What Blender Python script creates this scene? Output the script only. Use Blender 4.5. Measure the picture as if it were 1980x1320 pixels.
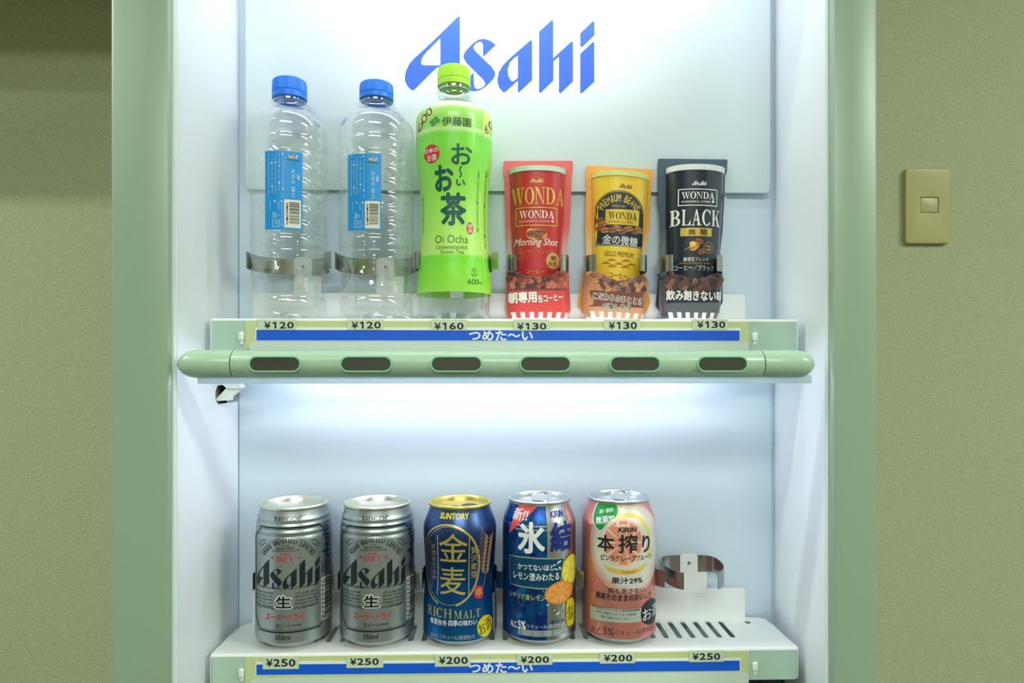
import bpy, bmesh, math, random
from math import sin, cos, pi, atan2, sqrt, radians
from mathutils import Vector, Matrix
from mathutils.geometry import tessellate_polygon

for _o in list(bpy.data.objects):
    bpy.data.objects.remove(_o, do_unlink=True)
SC = bpy.context.scene
COL = SC.collection
random.seed(7)

# ------------------------------------------------------------------ camera
CZ = 1.30                      # camera height above the floor
FPX = 1320.0                   # focal length in pixels (24 mm on 36 mm, 1980 px wide)
TH = math.atan(38 / FPX)       # slight yaw to the right
HOR = 700.0                    # horizon row
cam = bpy.data.cameras.new('camera')
cam.lens = 24.0
cam.sensor_width = 36.0
cam.sensor_fit = 'HORIZONTAL'
cam.shift_y = (HOR - 660.0) / 1980.0
cam.clip_start = 0.02
co = bpy.data.objects.new('camera', cam)
COL.objects.link(co)
co.location = (0, 0, CZ)
co.rotation_euler = (pi / 2, 0, -TH)
SC.camera = co

# ------------------------------------------------------------------ world, exposure
SC.view_settings.view_transform = 'Standard'
SC.view_settings.look = 'None'
SC.view_settings.gamma = 1.0
SC.view_settings.exposure = 0.0
SC.view_settings.use_curve_mapping = False
SC.cycles.use_denoising = True
SC.cycles.max_bounces = 12
SC.cycles.diffuse_bounces = 6
SC.cycles.glossy_bounces = 6
SC.cycles.transparent_max_bounces = 24
SC.cycles.caustics_reflective = False
SC.cycles.caustics_refractive = False
SC.cycles.sample_clamp_indirect = 6.0
wd = bpy.data.worlds.new('world')
SC.world = wd
wd.use_nodes = True
wd.node_tree.nodes['Background'].inputs[0].default_value = (0.9, 1.0, 0.85, 1)
wd.node_tree.nodes['Background'].inputs[1].default_value = 0.10

TUBE_TOP = 2.45                # emission of the tube above the upper shelf
TUBE_LOW = 1.44                 # emission of the tube under the upper shelf


def area_lamp(name, loc, sx, sy, power, col=(0.93, 1.0, 0.88), rot=(0, 0, 0)):
    l = bpy.data.lights.new(name, 'AREA')
    l.shape = 'RECTANGLE'
    l.size, l.size_y = sx, sy
    l.energy = power
    l.color = col
    o = bpy.data.objects.new(name, l)
    o.location = loc
    o.rotation_euler = rot
    COL.objects.link(o)
    return o


area_lamp('ceiling_or_fill_lamp', (-1.75, 0.18, CZ + 1.16), 0.9, 0.05, 20)
area_lamp('ceiling_or_fill_lamp', (-1.30, -0.52, CZ + 1.16), 1.0, 0.05, 6)
area_lamp('ceiling_or_fill_lamp', (1.90, -0.50, CZ + 1.16), 1.2, 0.30, 40)
area_lamp('ceiling_or_fill_lamp', (0.05, -1.40, CZ + 1.16), 1.2, 0.50, 38, (0.97, 1.0, 0.93))  # added fill lamp behind the camera, evens the light on bay and can fronts


# ------------------------------------------------------------------ pixel helpers (measuring the photo)
def P(px, py, Y):
    """Point at depth Y (metres in front of the camera, machine axes) seen at a photo pixel."""
    a = (px - 990.0) / FPX
    X = Y * (a * cos(TH) + sin(TH)) / (cos(TH) - a * sin(TH))
    dc = X * sin(TH) + Y * cos(TH)
    return X, (HOR - py) / FPX * dc


def PX(px, Y):
    return P(px, HOR, Y)[0]


def ray(px, py):
    a = (px - 990.0) / FPX
    return Vector((a * cos(TH) + sin(TH), -a * sin(TH) + cos(TH), (HOR - py) / FPX))


# ------------------------------------------------------------------ materials
def lin(c):
    c = c / 255.0
    return c / 12.92 if c <= 0.04045 else ((c + 0.055) / 1.055) ** 2.4


def rgb(c):
    return (lin(c[0]), lin(c[1]), lin(c[2]), 1.0)


MATS = {}


def mat(name, c=None, rough=0.45, metal=0.0, coat=0.0, spec=0.5):
    if name in MATS:
        return MATS[name]
    m = bpy.data.materials.new(name)
    m.use_nodes = True
    b = m.node_tree.nodes['Principled BSDF']
    b.inputs['Base Color'].default_value = rgb(c)
    b.inputs['Roughness'].default_value = rough
    b.inputs['Metallic'].default_value = metal
    b.inputs['Coat Weight'].default_value = coat
    b.inputs['Coat Roughness'].default_value = 0.08
    b.inputs['Specular IOR Level'].default_value = spec
    MATS[name] = m
    return m


def noise_bump(m, scale, strength, dist, stretch=(1, 1, 1), col=None):
    nt = m.node_tree
    b = nt.nodes['Principled BSDF']
    tc = nt.nodes.new('ShaderNodeTexCoord')
    mp = nt.nodes.new('ShaderNodeMapping')
    mp.inputs['Scale'].default_value = stretch
    nz = nt.nodes.new('ShaderNodeTexNoise')
    nz.inputs['Scale'].default_value = scale
    nz.inputs['Detail'].default_value = 6
    bp = nt.nodes.new('ShaderNodeBump')
    bp.inputs['Strength'].default_value = strength
    bp.inputs['Distance'].default_value = dist
    nt.links.new(tc.outputs['Object'], mp.inputs['Vector'])
    nt.links.new(mp.outputs['Vector'], nz.inputs['Vector'])
    nt.links.new(nz.outputs['Fac'], bp.inputs['Height'])
    nt.links.new(bp.outputs['Normal'], b.inputs['Normal'])
    if col:
        cr = nt.nodes.new('ShaderNodeValToRGB')
        cr.color_ramp.elements[0].color = rgb(col[0])
        cr.color_ramp.elements[1].color = rgb(col[1])
        cr.color_ramp.elements[0].position = 0.35
        cr.color_ramp.elements[1].position = 0.65
        nt.links.new(nz.outputs['Fac'], cr.inputs['Fac'])
        nt.links.new(cr.outputs['Color'], b.inputs['Base Color'])
    return m


def ramp_mat(name, stops, z0, z1, rough=0.4, metal=0.0, coat=0.0):
    """Printed colour bands running up a label (object Z from z0 to z1)."""
    m = mat(name, (255, 255, 255), rough, metal, coat)
    nt = m.node_tree
    b = nt.nodes['Principled BSDF']
    tc = nt.nodes.new('ShaderNodeTexCoord')
    sp = nt.nodes.new('ShaderNodeSeparateXYZ')
    mr = nt.nodes.new('ShaderNodeMapRange')
    mr.inputs['From Min'].default_value = z0
    mr.inputs['From Max'].default_value = z1
    cr = nt.nodes.new('ShaderNodeValToRGB')
    els = cr.color_ramp.elements
    while len(els) < len(stops):
        els.new(0.5)
    for e, (p, c) in zip(els, stops):
        e.position = p
        e.color = rgb(c)
    nt.links.new(tc.outputs['Object'], sp.inputs[0])
    nt.links.new(sp.outputs['Z'], mr.inputs['Value'])
    nt.links.new(mr.outputs['Result'], cr.inputs['Fac'])
    nt.links.new(cr.outputs['Color'], b.inputs['Base Color'])
    return m


def film_mat(name, tint, rough=0.04, lo=0.07, hi=0.55):
    """Thin clear plastic wall: mostly see-through, glossy at grazing angles."""
    m = bpy.data.materials.new(name)
    m.use_nodes = True
    nt = m.node_tree
    nt.nodes.clear()
    out = nt.nodes.new('ShaderNodeOutputMaterial')
    mx = nt.nodes.new('ShaderNodeMixShader')
    tr = nt.nodes.new('ShaderNodeBsdfTransparent')
    tr.inputs['Color'].default_value = (*tint, 1)
    gl = nt.nodes.new('ShaderNodeBsdfGlossy')
    gl.inputs['Color'].default_value = (1, 1, 1, 1)
    gl.inputs['Roughness'].default_value = rough
    lw = nt.nodes.new('ShaderNodeLayerWeight')
    lw.inputs['Blend'].default_value = 0.35
    mr = nt.nodes.new('ShaderNodeMapRange')
    mr.inputs['To Min'].default_value = lo
    mr.inputs['To Max'].default_value = hi
    nt.links.new(lw.outputs['Facing'], mr.inputs['Value'])
    nt.links.new(mr.outputs['Result'], mx.inputs['Fac'])
    nt.links.new(tr.outputs[0], mx.inputs[1])
    nt.links.new(gl.outputs[0], mx.inputs[2])
    nt.links.new(mx.outputs[0], out.inputs['Surface'])
    MATS[name] = m
    return m


def emit_mat(name, col, strength):
    m = bpy.data.materials.new(name)
    m.use_nodes = True
    nt = m.node_tree
    nt.nodes.clear()
    out = nt.nodes.new('ShaderNodeOutputMaterial')
    e = nt.nodes.new('ShaderNodeEmission')
    e.inputs['Color'].default_value = (*col, 1)
    e.inputs['Strength'].default_value = strength
    nt.links.new(e.outputs[0], out.inputs['Surface'])
    MATS[name] = m
    return m


M_WALL = noise_bump(mat('wallpaper', (181, 188, 156), 0.9), 1.0, 0.45, 0.003, (330, 330, 860),
                    ((170, 176, 146), (191, 199, 166)))
M_PLASTER = mat('plaster', (190, 190, 170), 0.9)
M_FLOOR = mat('floor_vinyl', (70, 68, 58), 0.5)
M_POST = mat('door_frame_paint', (145, 172, 149), 0.35)
M_CAB = mat('cabinet_paint', (190, 205, 185), 0.4)
M_BAY = mat('bay_white', (240, 245, 250), 0.38)
M_BACK = mat('bay_back_white', (209, 228, 240), 0.32)
M_PANEL = mat('sign_panel_white', (203, 221, 222), 0.22)
M_GASKET = mat('gasket_white', (225, 238, 232), 0.4)
M_DARKGAP = mat('gasket_dark', (70, 90, 88), 0.6)
M_SHELF = mat('shelf_white', (238, 243, 240), 0.35)
M_FASCIA = mat('fascia_pale_green', (178, 208, 190), 0.35)
M_STRIP = mat('price_rail_yellowed', (203, 216, 158), 0.5)
M_COVER = mat('rail_cover', (208, 226, 214), 0.25)
M_BANNER = mat('banner_blue', (4, 92, 222), 0.4)
M_WHITE = mat('print_white', (240, 244, 240), 0.5)
M_TAG = mat('tag_paper', (206, 220, 190), 0.6)
M_NAVY = mat('print_navy', (14, 30, 48), 0.5)
M_BAR = mat('button_bar_plastic', (172, 206, 178), 0.28)
M_LENS = mat('button_lens', (62, 62, 56), 0.15, coat=0.6)
M_RING = mat('button_ring', (150, 208, 172), 0.15)
M_STEEL = mat('stainless', (176, 174, 168), 0.26, 1.0)
M_LOGO = mat('sign_blue', (2, 94, 224), 0.4)
M_SWITCH = mat('switch_plate_beige', (176, 172, 116), 0.4)
M_SWITCHB = mat('switch_button_beige', (180, 178, 132), 0.35)
M_PET = film_mat('clear_pet', (0.975, 0.99, 0.985))
M_DIFF = mat('lamp_cover_translucent', (225, 238, 240), .4)
_n = M_DIFF.node_tree
_tl = _n.nodes.new('ShaderNodeBsdfTranslucent')
_tl.inputs['Color'].default_value = rgb((225, 238, 240))
_mx = _n.nodes.new('ShaderNodeMixShader')
_mx.inputs['Fac'].default_value = .75
_n.links.new(_n.nodes['Principled BSDF'].outputs[0], _mx.inputs[1])
_n.links.new(_tl.outputs[0], _mx.inputs[2])
_n.links.new(_mx.outputs[0], _n.nodes['Material Output'].inputs['Surface'])
M_ALU = mat('bare_aluminium', (205, 212, 212), 0.28, 1.0)


# ------------------------------------------------------------------ object helpers
def new_obj(name, me, parent=None, loc=None):
    o = bpy.data.objects.new(name, me)
    COL.objects.link(o)
    if parent:
        o.parent = parent
    if loc:
        o.location = loc
    return o


def obj(name, bm, mats, parent=None, loc=None, smooth=True, angle=38):
    if not isinstance(mats, (list, tuple)):
        mats = [mats]
    bmesh.ops.recalc_face_normals(bm, faces=[f for f in bm.faces if not f.tag]) if False else None
    me = bpy.data.meshes.new(name)
    bm.to_mesh(me)
    bm.free()
    for m in mats:
        me.materials.append(m)
    if smooth:
        me.polygons.foreach_set('use_smooth', [True] * len(me.polygons))
        me.set_sharp_from_angle(angle=radians(angle))
    return new_obj(name, me, parent, loc)


def thing(name, label, cat, loc=(0, 0, 0), group=None, rot=(0, 0, 0)):
    o = bpy.data.objects.new(name, None)
    o.empty_display_size = 0.02
    COL.objects.link(o)
    o.location = loc
    o.rotation_euler = rot
    return tag(o, label, cat, group)


def tag(o, label, cat, group=None):
    o['label'] = label
    o['category'] = cat
    if group:
        o['group'] = group
    return o


def struct(o, label=None, cat=None):
    o['kind'] = 'structure'
    if label:
        o['label'] = label
    if cat:
        o['category'] = cat
    return o


def add_box(bm, x0, x1, y0, y1, z0, z1, bev=0.0, seg=2, mi=0):
    r = bmesh.ops.create_cube(bm, size=1.0)
    vs = r['verts']
    for v in vs:
        v.co = Vector(((x0 + x1) / 2 + v.co.x * (x1 - x0), (y0 + y1) / 2 + v.co.y * (y1 - y0),
                       (z0 + z1) / 2 + v.co.z * (z1 - z0)))
    fs = set(f for v in vs for f in v.link_faces)
    for f in fs:
        f.material_index = mi
    if bev > 0:
        es = list(set(e for v in vs for e in v.link_edges))
        r2 = bmesh.ops.bevel(bm, geom=es, offset=bev, segments=seg, profile=0.5, affect='EDGES')
        for f in r2['faces']:
            f.material_index = mi
    return vs


def add_prism(bm, loops, plane, d0, d1, mi=0):
    """Extrude a 2D outline (loops[0]) with holes (loops[1:]); plane(u,v,d)->xyz."""
    flat = [p for l in loops for p in l]
    tris = tessellate_polygon([[Vector((p[0], p[1], 0)) for p in l] for l in loops])
    va = [bm.verts.new(plane(p[0], p[1], d0)) for p in flat]
    vb = [bm.verts.new(plane(p[0], p[1], d1)) for p in flat]
    fs = []
    for t in tris:
        try:
            fs.append(bm.faces.new([va[i] for i in t]))
            fs.append(bm.faces.new([vb[i] for i in reversed(t)]))
        except ValueError:
            pass
    k = 0
    for l in loops:
        n = len(l)
        for i in range(n):
            j = (i + 1) % n
            fs.append(bm.faces.new([va[k + i], va[k + j], vb[k + j], vb[k + i]]))
        k += n
    for f in fs:
        f.material_index = mi
    bmesh.ops.recalc_face_normals(bm, faces=fs)
    return fs


def XZ(u, v, d):
    return (u, d, v)


def rrect(x0, x1, y0, y1, r, n=6, corners=(1, 1, 1, 1)):
    """Rounded rectangle outline; corners: bottom-left, bottom-right, top-right, top-left."""
    pts = []
    for (cx, cy, a0, k) in ((x0 + r, y0 + r, pi, 0), (x1 - r, y0 + r, 1.5 * pi, 1), (x1 - r, y1 - r, 0, 2),
                            (x0 + r, y1 - r, 0.5 * pi, 3)):
        if corners[k]:
            for i in range(n + 1):
                a = a0 + i / n * pi / 2
                pts.append((cx + r * cos(a), cy + r * sin(a)))
        else:
            pts.append(((x0, x1, x1, x0)[k], (y0, y0, y1, y1)[k]))
    return pts


def add_lathe(bm, prof, seg=72, mi=0, rmod=None, caps=(False, False), center=(0, 0)):
    rings = []
    for (r, z) in prof:
        ring = []
        for i in range(seg):
            a = 2 * pi * i / seg
            rr = r + (rmod(a, z) if rmod else 0.0)
            ring.append(bm.verts.new((center[0] + rr * sin(a), center[1] - rr * cos(a), z)))
        rings.append(ring)
    fs = []
    for k in range(len(rings) - 1):
        for i in range(seg):
            j = (i + 1) % seg
            fs.append(bm.faces.new([rings[k][i], rings[k][j], rings[k + 1][j], rings[k + 1][i]]))
    if caps[0]:
        fs.append(bm.faces.new(list(reversed(rings[0]))))
    if caps[1]:
        fs.append(bm.faces.new(rings[-1]))
    for f in fs:
        f.material_index = mi
    return fs


def lerp_prof(pts, v):
    if v <= pts[0][0]:
        return pts[0][1]
    for (a, ra), (b, rb) in zip(pts, pts[1:]):
        if v <= b:
            t = (v - a) / (b - a)
            return ra + (rb - ra) * t
    return pts[-1][1]


def smooth_prof(pts, v):
    """pts: (v, r); smooth cubic (Catmull-Rom) interpolation."""
    n = len(pts)
    if v <= pts[0][0]:
        return pts[0][1]
    for i in range(n - 1):
        if v <= pts[i + 1][0]:
            v0, r0 = pts[i]
            v1, r1 = pts[i + 1]
            h = v1 - v0
            t = (v - v0) / h
            m0 = (r1 - pts[i - 1][1]) / (v1 - pts[i - 1][0]) if i > 0 else (r1 - r0) / h
            m1 = (pts[i + 2][1] - r0) / (pts[i + 2][0] - v0) if i + 2 < n else (r1 - r0) / h
            return ((2 * t ** 3 - 3 * t ** 2 + 1) * r0 + (t ** 3 - 2 * t ** 2 + t) * h * m0 +
                    (-2 * t ** 3 + 3 * t ** 2) * r1 + (t ** 3 - t ** 2) * h * m1)
    return pts[-1][1]


# ------------------------------------------------------------------ print on surfaces: text and shapes
_TC = {}


def text_geo(s, bold=0.0):
    """Flat letter mesh (x, y, level); bold = stroke growth, made by stacking shifted copies."""
    key = (s, bold)
    if key in _TC:
        return _TC[key]
    if bold > 0:
        v0, f0 = text_geo(s, 0.0)
        vs, fs = [], []
        offs = [(0, 0)] + [(bold * cos(a), bold * sin(a)) for a in [i / 8 * 2 * pi for i in range(8)]]
        for k, (dx, dy) in enumerate(offs):
            n = len(vs)
            vs += [(p[0] + dx, p[1] + dy, .05 * k) for p in v0]
            fs += [tuple(i + n for i in f) for f in f0]
        _TC[key] = (vs, fs)
        return vs, fs
    cu = bpy.data.curves.new('tmp', 'FONT')
    cu.body = s
    cu.resolution_u = 3
    cu.offset = bold
    o = bpy.data.objects.new('tmp', cu)
    COL.objects.link(o)
    dg = bpy.context.evaluated_depsgraph_get()
    me = bpy.data.meshes.new_from_object(o.evaluated_get(dg))
    vs = [(v.co.x, v.co.y, 0.0) for v in me.vertices]
    fs = [tuple(p.vertices) for p in me.polygons]
    bpy.data.meshes.remove(me)
    bpy.data.objects.remove(o)
    bpy.data.curves.remove(cu)
    _TC[key] = (vs, fs)
    return vs, fs


def fit(vs, box, shear=0.0, rot=0.0):
    lv = [v[2] if len(v) > 2 else 0.0 for v in vs]
    if shear:
        vs = [(v[0] + shear * v[1], v[1]) for v in vs]
    x0, x1 = min(v[0] for v in vs), max(v[0] for v in vs)
    y0, y1 = min(v[1] for v in vs), max(v[1] for v in vs)
    u0, u1, w0, w1 = box
    sx = (u1 - u0) / max(x1 - x0, 1e-9)
    sy = (w1 - w0) / max(y1 - y0, 1e-9)
    out = [(u0 + (v[0] - x0) * sx, w0 + (v[1] - y0) * sy) for v in vs]
    if rot:
        cx, cy = (u0 + u1) / 2, (w0 + w1) / 2
        c, s = cos(rot), sin(rot)
        out = [(cx + (x - cx) * c - (y - cy) * s, cy + (x - cx) * s + (y - cy) * c) for x, y in out]
    return [(p[0], p[1], l) for p, l in zip(out, lv)]


def q(p0, c, p1, n=6):
    return [((1 - t) ** 2 * p0[0] + 2 * t * (1 - t) * c[0] + t * t * p1[0],
             (1 - t) ** 2 * p0[1] + 2 * t * (1 - t) * c[1] + t * t * p1[1]) for t in [i / n for i in range(n + 1)]]


def chaikin(pts, n=2):
    for _ in range(n):
        out = []
        for i in range(len(pts)):
            a, b = pts[i], pts[(i + 1) % len(pts)]
            out.append((a[0] * .75 + b[0] * .25, a[1] * .75 + b[1] * .25))
            out.append((a[0] * .25 + b[0] * .75, a[1] * .25 + b[1] * .75))
        pts = out
    return pts


# the brand logo as outlines (y down, units of a 1980 x 990 tracing)
LOGO = [
    [[(575, 165), (587, 172), (587, 745), (408, 880), (402, 872), (402, 645), (368, 655), (330, 690), (160, 860), (145, 872), (130, 872),
      (95, 840), (68, 790), (64, 745), (75, 690), (105, 625), (150, 570), (200, 525), (260, 470), (400, 335), (560, 175)],
     [(402, 378), (402, 632), (240, 632), (222, 622), (217, 595), (235, 550), (262, 515), (395, 380)]],
    [[(770, 380), (815, 373), (875, 390), (930, 430), (818, 540), (808, 532), (808, 425), (790, 402), (765, 404), (735, 422), (716, 452),
      (722, 478), (760, 515), (895, 645), (922, 690), (922, 725), (900, 762), (830, 832), (780, 862), (730, 874), (685, 872), (672, 855),
      (676, 742), (718, 694), (722, 820), (735, 848), (762, 853), (800, 840), (828, 815), (830, 795), (812, 765), (655, 610), (625, 565),
      (622, 530), (640, 495), (715, 415)]],
    [[(1262, 382), (1274, 385), (1277, 395), (1277, 762), (1152, 880), (1141, 872), (1141, 768), (1020, 878), (1000, 878), (965, 840),
      (947, 790), (947, 745), (960, 690), (1000, 622), (1070, 550)],
     [(1142, 530), (1142, 742), (1100, 775), (1075, 770), (1050, 725), (1043, 670), (1062, 600), (1108, 550)]],
    [[(1468, 185), (1480, 195), (1480, 550), (1657, 387), (1670, 395), (1670, 770), (1550, 885), (1536, 877), (1536, 535), (1482, 580),
      (1480, 765), (1358, 883), (1345, 875), (1345, 298)]],
    [[(1863, 388), (1875, 398), (1875, 770), (1752, 885), (1740, 876), (1740, 505)]],
    [[(1863, 190), (1876, 200), (1876, 325), (1757, 440), (1741, 430), (1741, 308)]],
]


def serif_glyph(ch):
    """(width, [loops...]) of a book-serif capital, height 1."""
    S = 0.055

    def rect(x0, x1, y0, y1):
        return [[(x0, y0), (x1, y0), (x1, y1), (x0, y1)]]

    def quad(a, b, c, d):
        return [[a, b, c, d]]

    def stem(x, w=0.19):
        return [rect(x, x + w, 0, 1), rect(x - .08, x + w + .08, 0, S), rect(x - .08, x + w + .08, 1 - S, 1)]

    def arc(cx, cy, rx, ry, a0, a1, n=16):
        return [(cx + rx * cos(a0 + (a1 - a0) * i / n), cy + ry * sin(a0 + (a1 - a0) * i / n)) for i in range(n + 1)]
    if ch == 'W':
        return 1.32, [quad((.08, 1), (.30, 1), (.50, 0), (.40, 0)), quad((.62, .86), (.68, 1), (.48, 0), (.42, 0)),
                      quad((.56, 1), (.78, 1), (.98, 0), (.88, 0)), quad((1.14, 1), (1.2, 1), (.96, 0), (.9, 0)),
                      rect(0, .38, 1 - S, 1), rect(.5, .86, 1 - S, 1), rect(1.02, 1.32, 1 - S, 1)]
    if ch == 'O':
        return 1.0, [[arc(.5, .5, .48, .52, 0, 2 * pi, 28)[:-1], arc(.5, .5, .26, .46, 0, 2 * pi, 28)[:-1]]]
    if ch == 'N':
        return 1.1, [rect(.14, .2, 0, 1), quad((.1, 1), (.34, 1), (.94, 0), (.86, 0)), rect(.88, .94, 0, 1),
                     rect(.02, .34, 0, S), rect(0, .3, 1 - S, 1), rect(.74, 1.08, 1 - S, 1)]
    if ch == 'D':
        return 1.02, [rect(.12, .33, 0, 1), rect(.02, .42, 0, S), rect(.02, .42, 1 - S, 1),
                      [[(.3, 0)] + arc(.42, .5, .56, .5, -pi / 2, pi / 2, 16) + [(.3, 1), (.3, .93)] +
                       arc(.42, .5, .33, .44, pi / 2, -pi / 2, 16) + [(.3, .06)]]]
    if ch == 'A':
        return 1.02, [quad((.18, 0), (.25, 0), (.53, .9), (.47, 1)), quad((.66, 0), (.9, 0), (.58, 1), (.46, 1)),
                      rect(.3, .7, .32, .39), rect(.02, .36, 0, S), rect(.56, 1.02, 0, S)]
    if ch == 'B':
        o = [[(.3, .5)] + arc(.4, .75, .38, .25, -pi / 2, pi / 2) + [(.3, 1), (.3, .94)] + arc(.38, .75, .18, .19, pi / 2, -pi / 2) + [(.3, .56)]]
        o2 = [[(.3, 0)] + arc(.42, .27, .44, .27, -pi / 2, pi / 2) + [(.3, .54), (.3, .48)] + arc(.4, .27, .22, .21, pi / 2, -pi / 2) + [(.3, .06)]]
        return .92, [rect(.12, .32, 0, 1), rect(.02, .4, 0, S), rect(.02, .4, 1 - S, 1), o, o2]
    if ch == 'L':
        return .86, stem(.12) + [rect(.2, .82, 0, S), quad((.6, 0), (.82, 0), (.84, .3), (.79, .3))]
    if ch == 'C':
        return .98, [[arc(.5, .5, .48, .52, .22 * pi, 1.78 * pi, 24) + list(reversed(arc(.52, .5, .27, .45, .22 * pi, 1.78 * pi, 24)))],
                     quad((.84, .66), (.89, .66), (.89, .98), (.84, .98))]
    if ch == 'K':
        return 1.04, stem(.12) + [quad((.3, .38), (.36, .38), (.84, 1), (.76, 1)), quad((.46, .6), (.68, 0), (.94, 0), (.6, .68)),
                                  rect(.62, .96, 1 - S, 1), rect(.58, 1.04, 0, S)]
    if ch == 'R':
        o = [[(.3, .46)] + arc(.4, .73, .4, .27, -pi / 2, pi / 2) + [(.3, 1), (.3, .94)] + arc(.38, .73, .2, .21, pi / 2, -pi / 2) + [(.3, .52)]]
        return 1.0, stem(.12) + [o, quad((.42, .5), (.7, 0), (.96, 0), (.62, .5))]
    if ch == 'I':
        return .46, stem(.13)
    if ch == 'H':
        return 1.06, stem(.12) + stem(.74) + [rect(.3, .76, .47, .54)]
    if ch == 'M':
        return 1.25, [rect(.14, .2, 0, 1), quad((.1, 1), (.34, 1), (.66, 0), (.58, 0)), quad((.58, 0), (.64, 0), (1.0, 1), (.92, 1)),
                      rect(.92, 1.12, 0, 1), rect(.02, .32, 0, S), rect(.84, 1.2, 0, S), rect(.02, .3, 1 - S, 1), rect(.9, 1.2, 1 - S, 1)]
    if ch == 'T':
        return .92, [rect(.36, .56, 0, 1), rect(.26, .66, 0, S), rect(.04, .88, 1 - S, 1), rect(.04, .08, .72, 1), rect(.84, .88, .72, 1)]
    if ch == 'Y':
        return 1.0, [rect(.4, .6, 0, .5), rect(.3, .7, 0, S), quad((.06, 1), (.3, 1), (.58, .45), (.42, .45)),
                     quad((.82, 1), (.88, 1), (.6, .5), (.5, .45)), rect(0, .38, 1 - S, 1), rect(.7, 1.0, 1 - S, 1)]
    return .4, []


def tri_loops(loops):
    flat = [p for l in loops for p in l]
    return flat, [tuple(t) for t in tessellate_polygon([[Vector((p[0], p[1], 0)) for p in l] for l in loops])]


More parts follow.
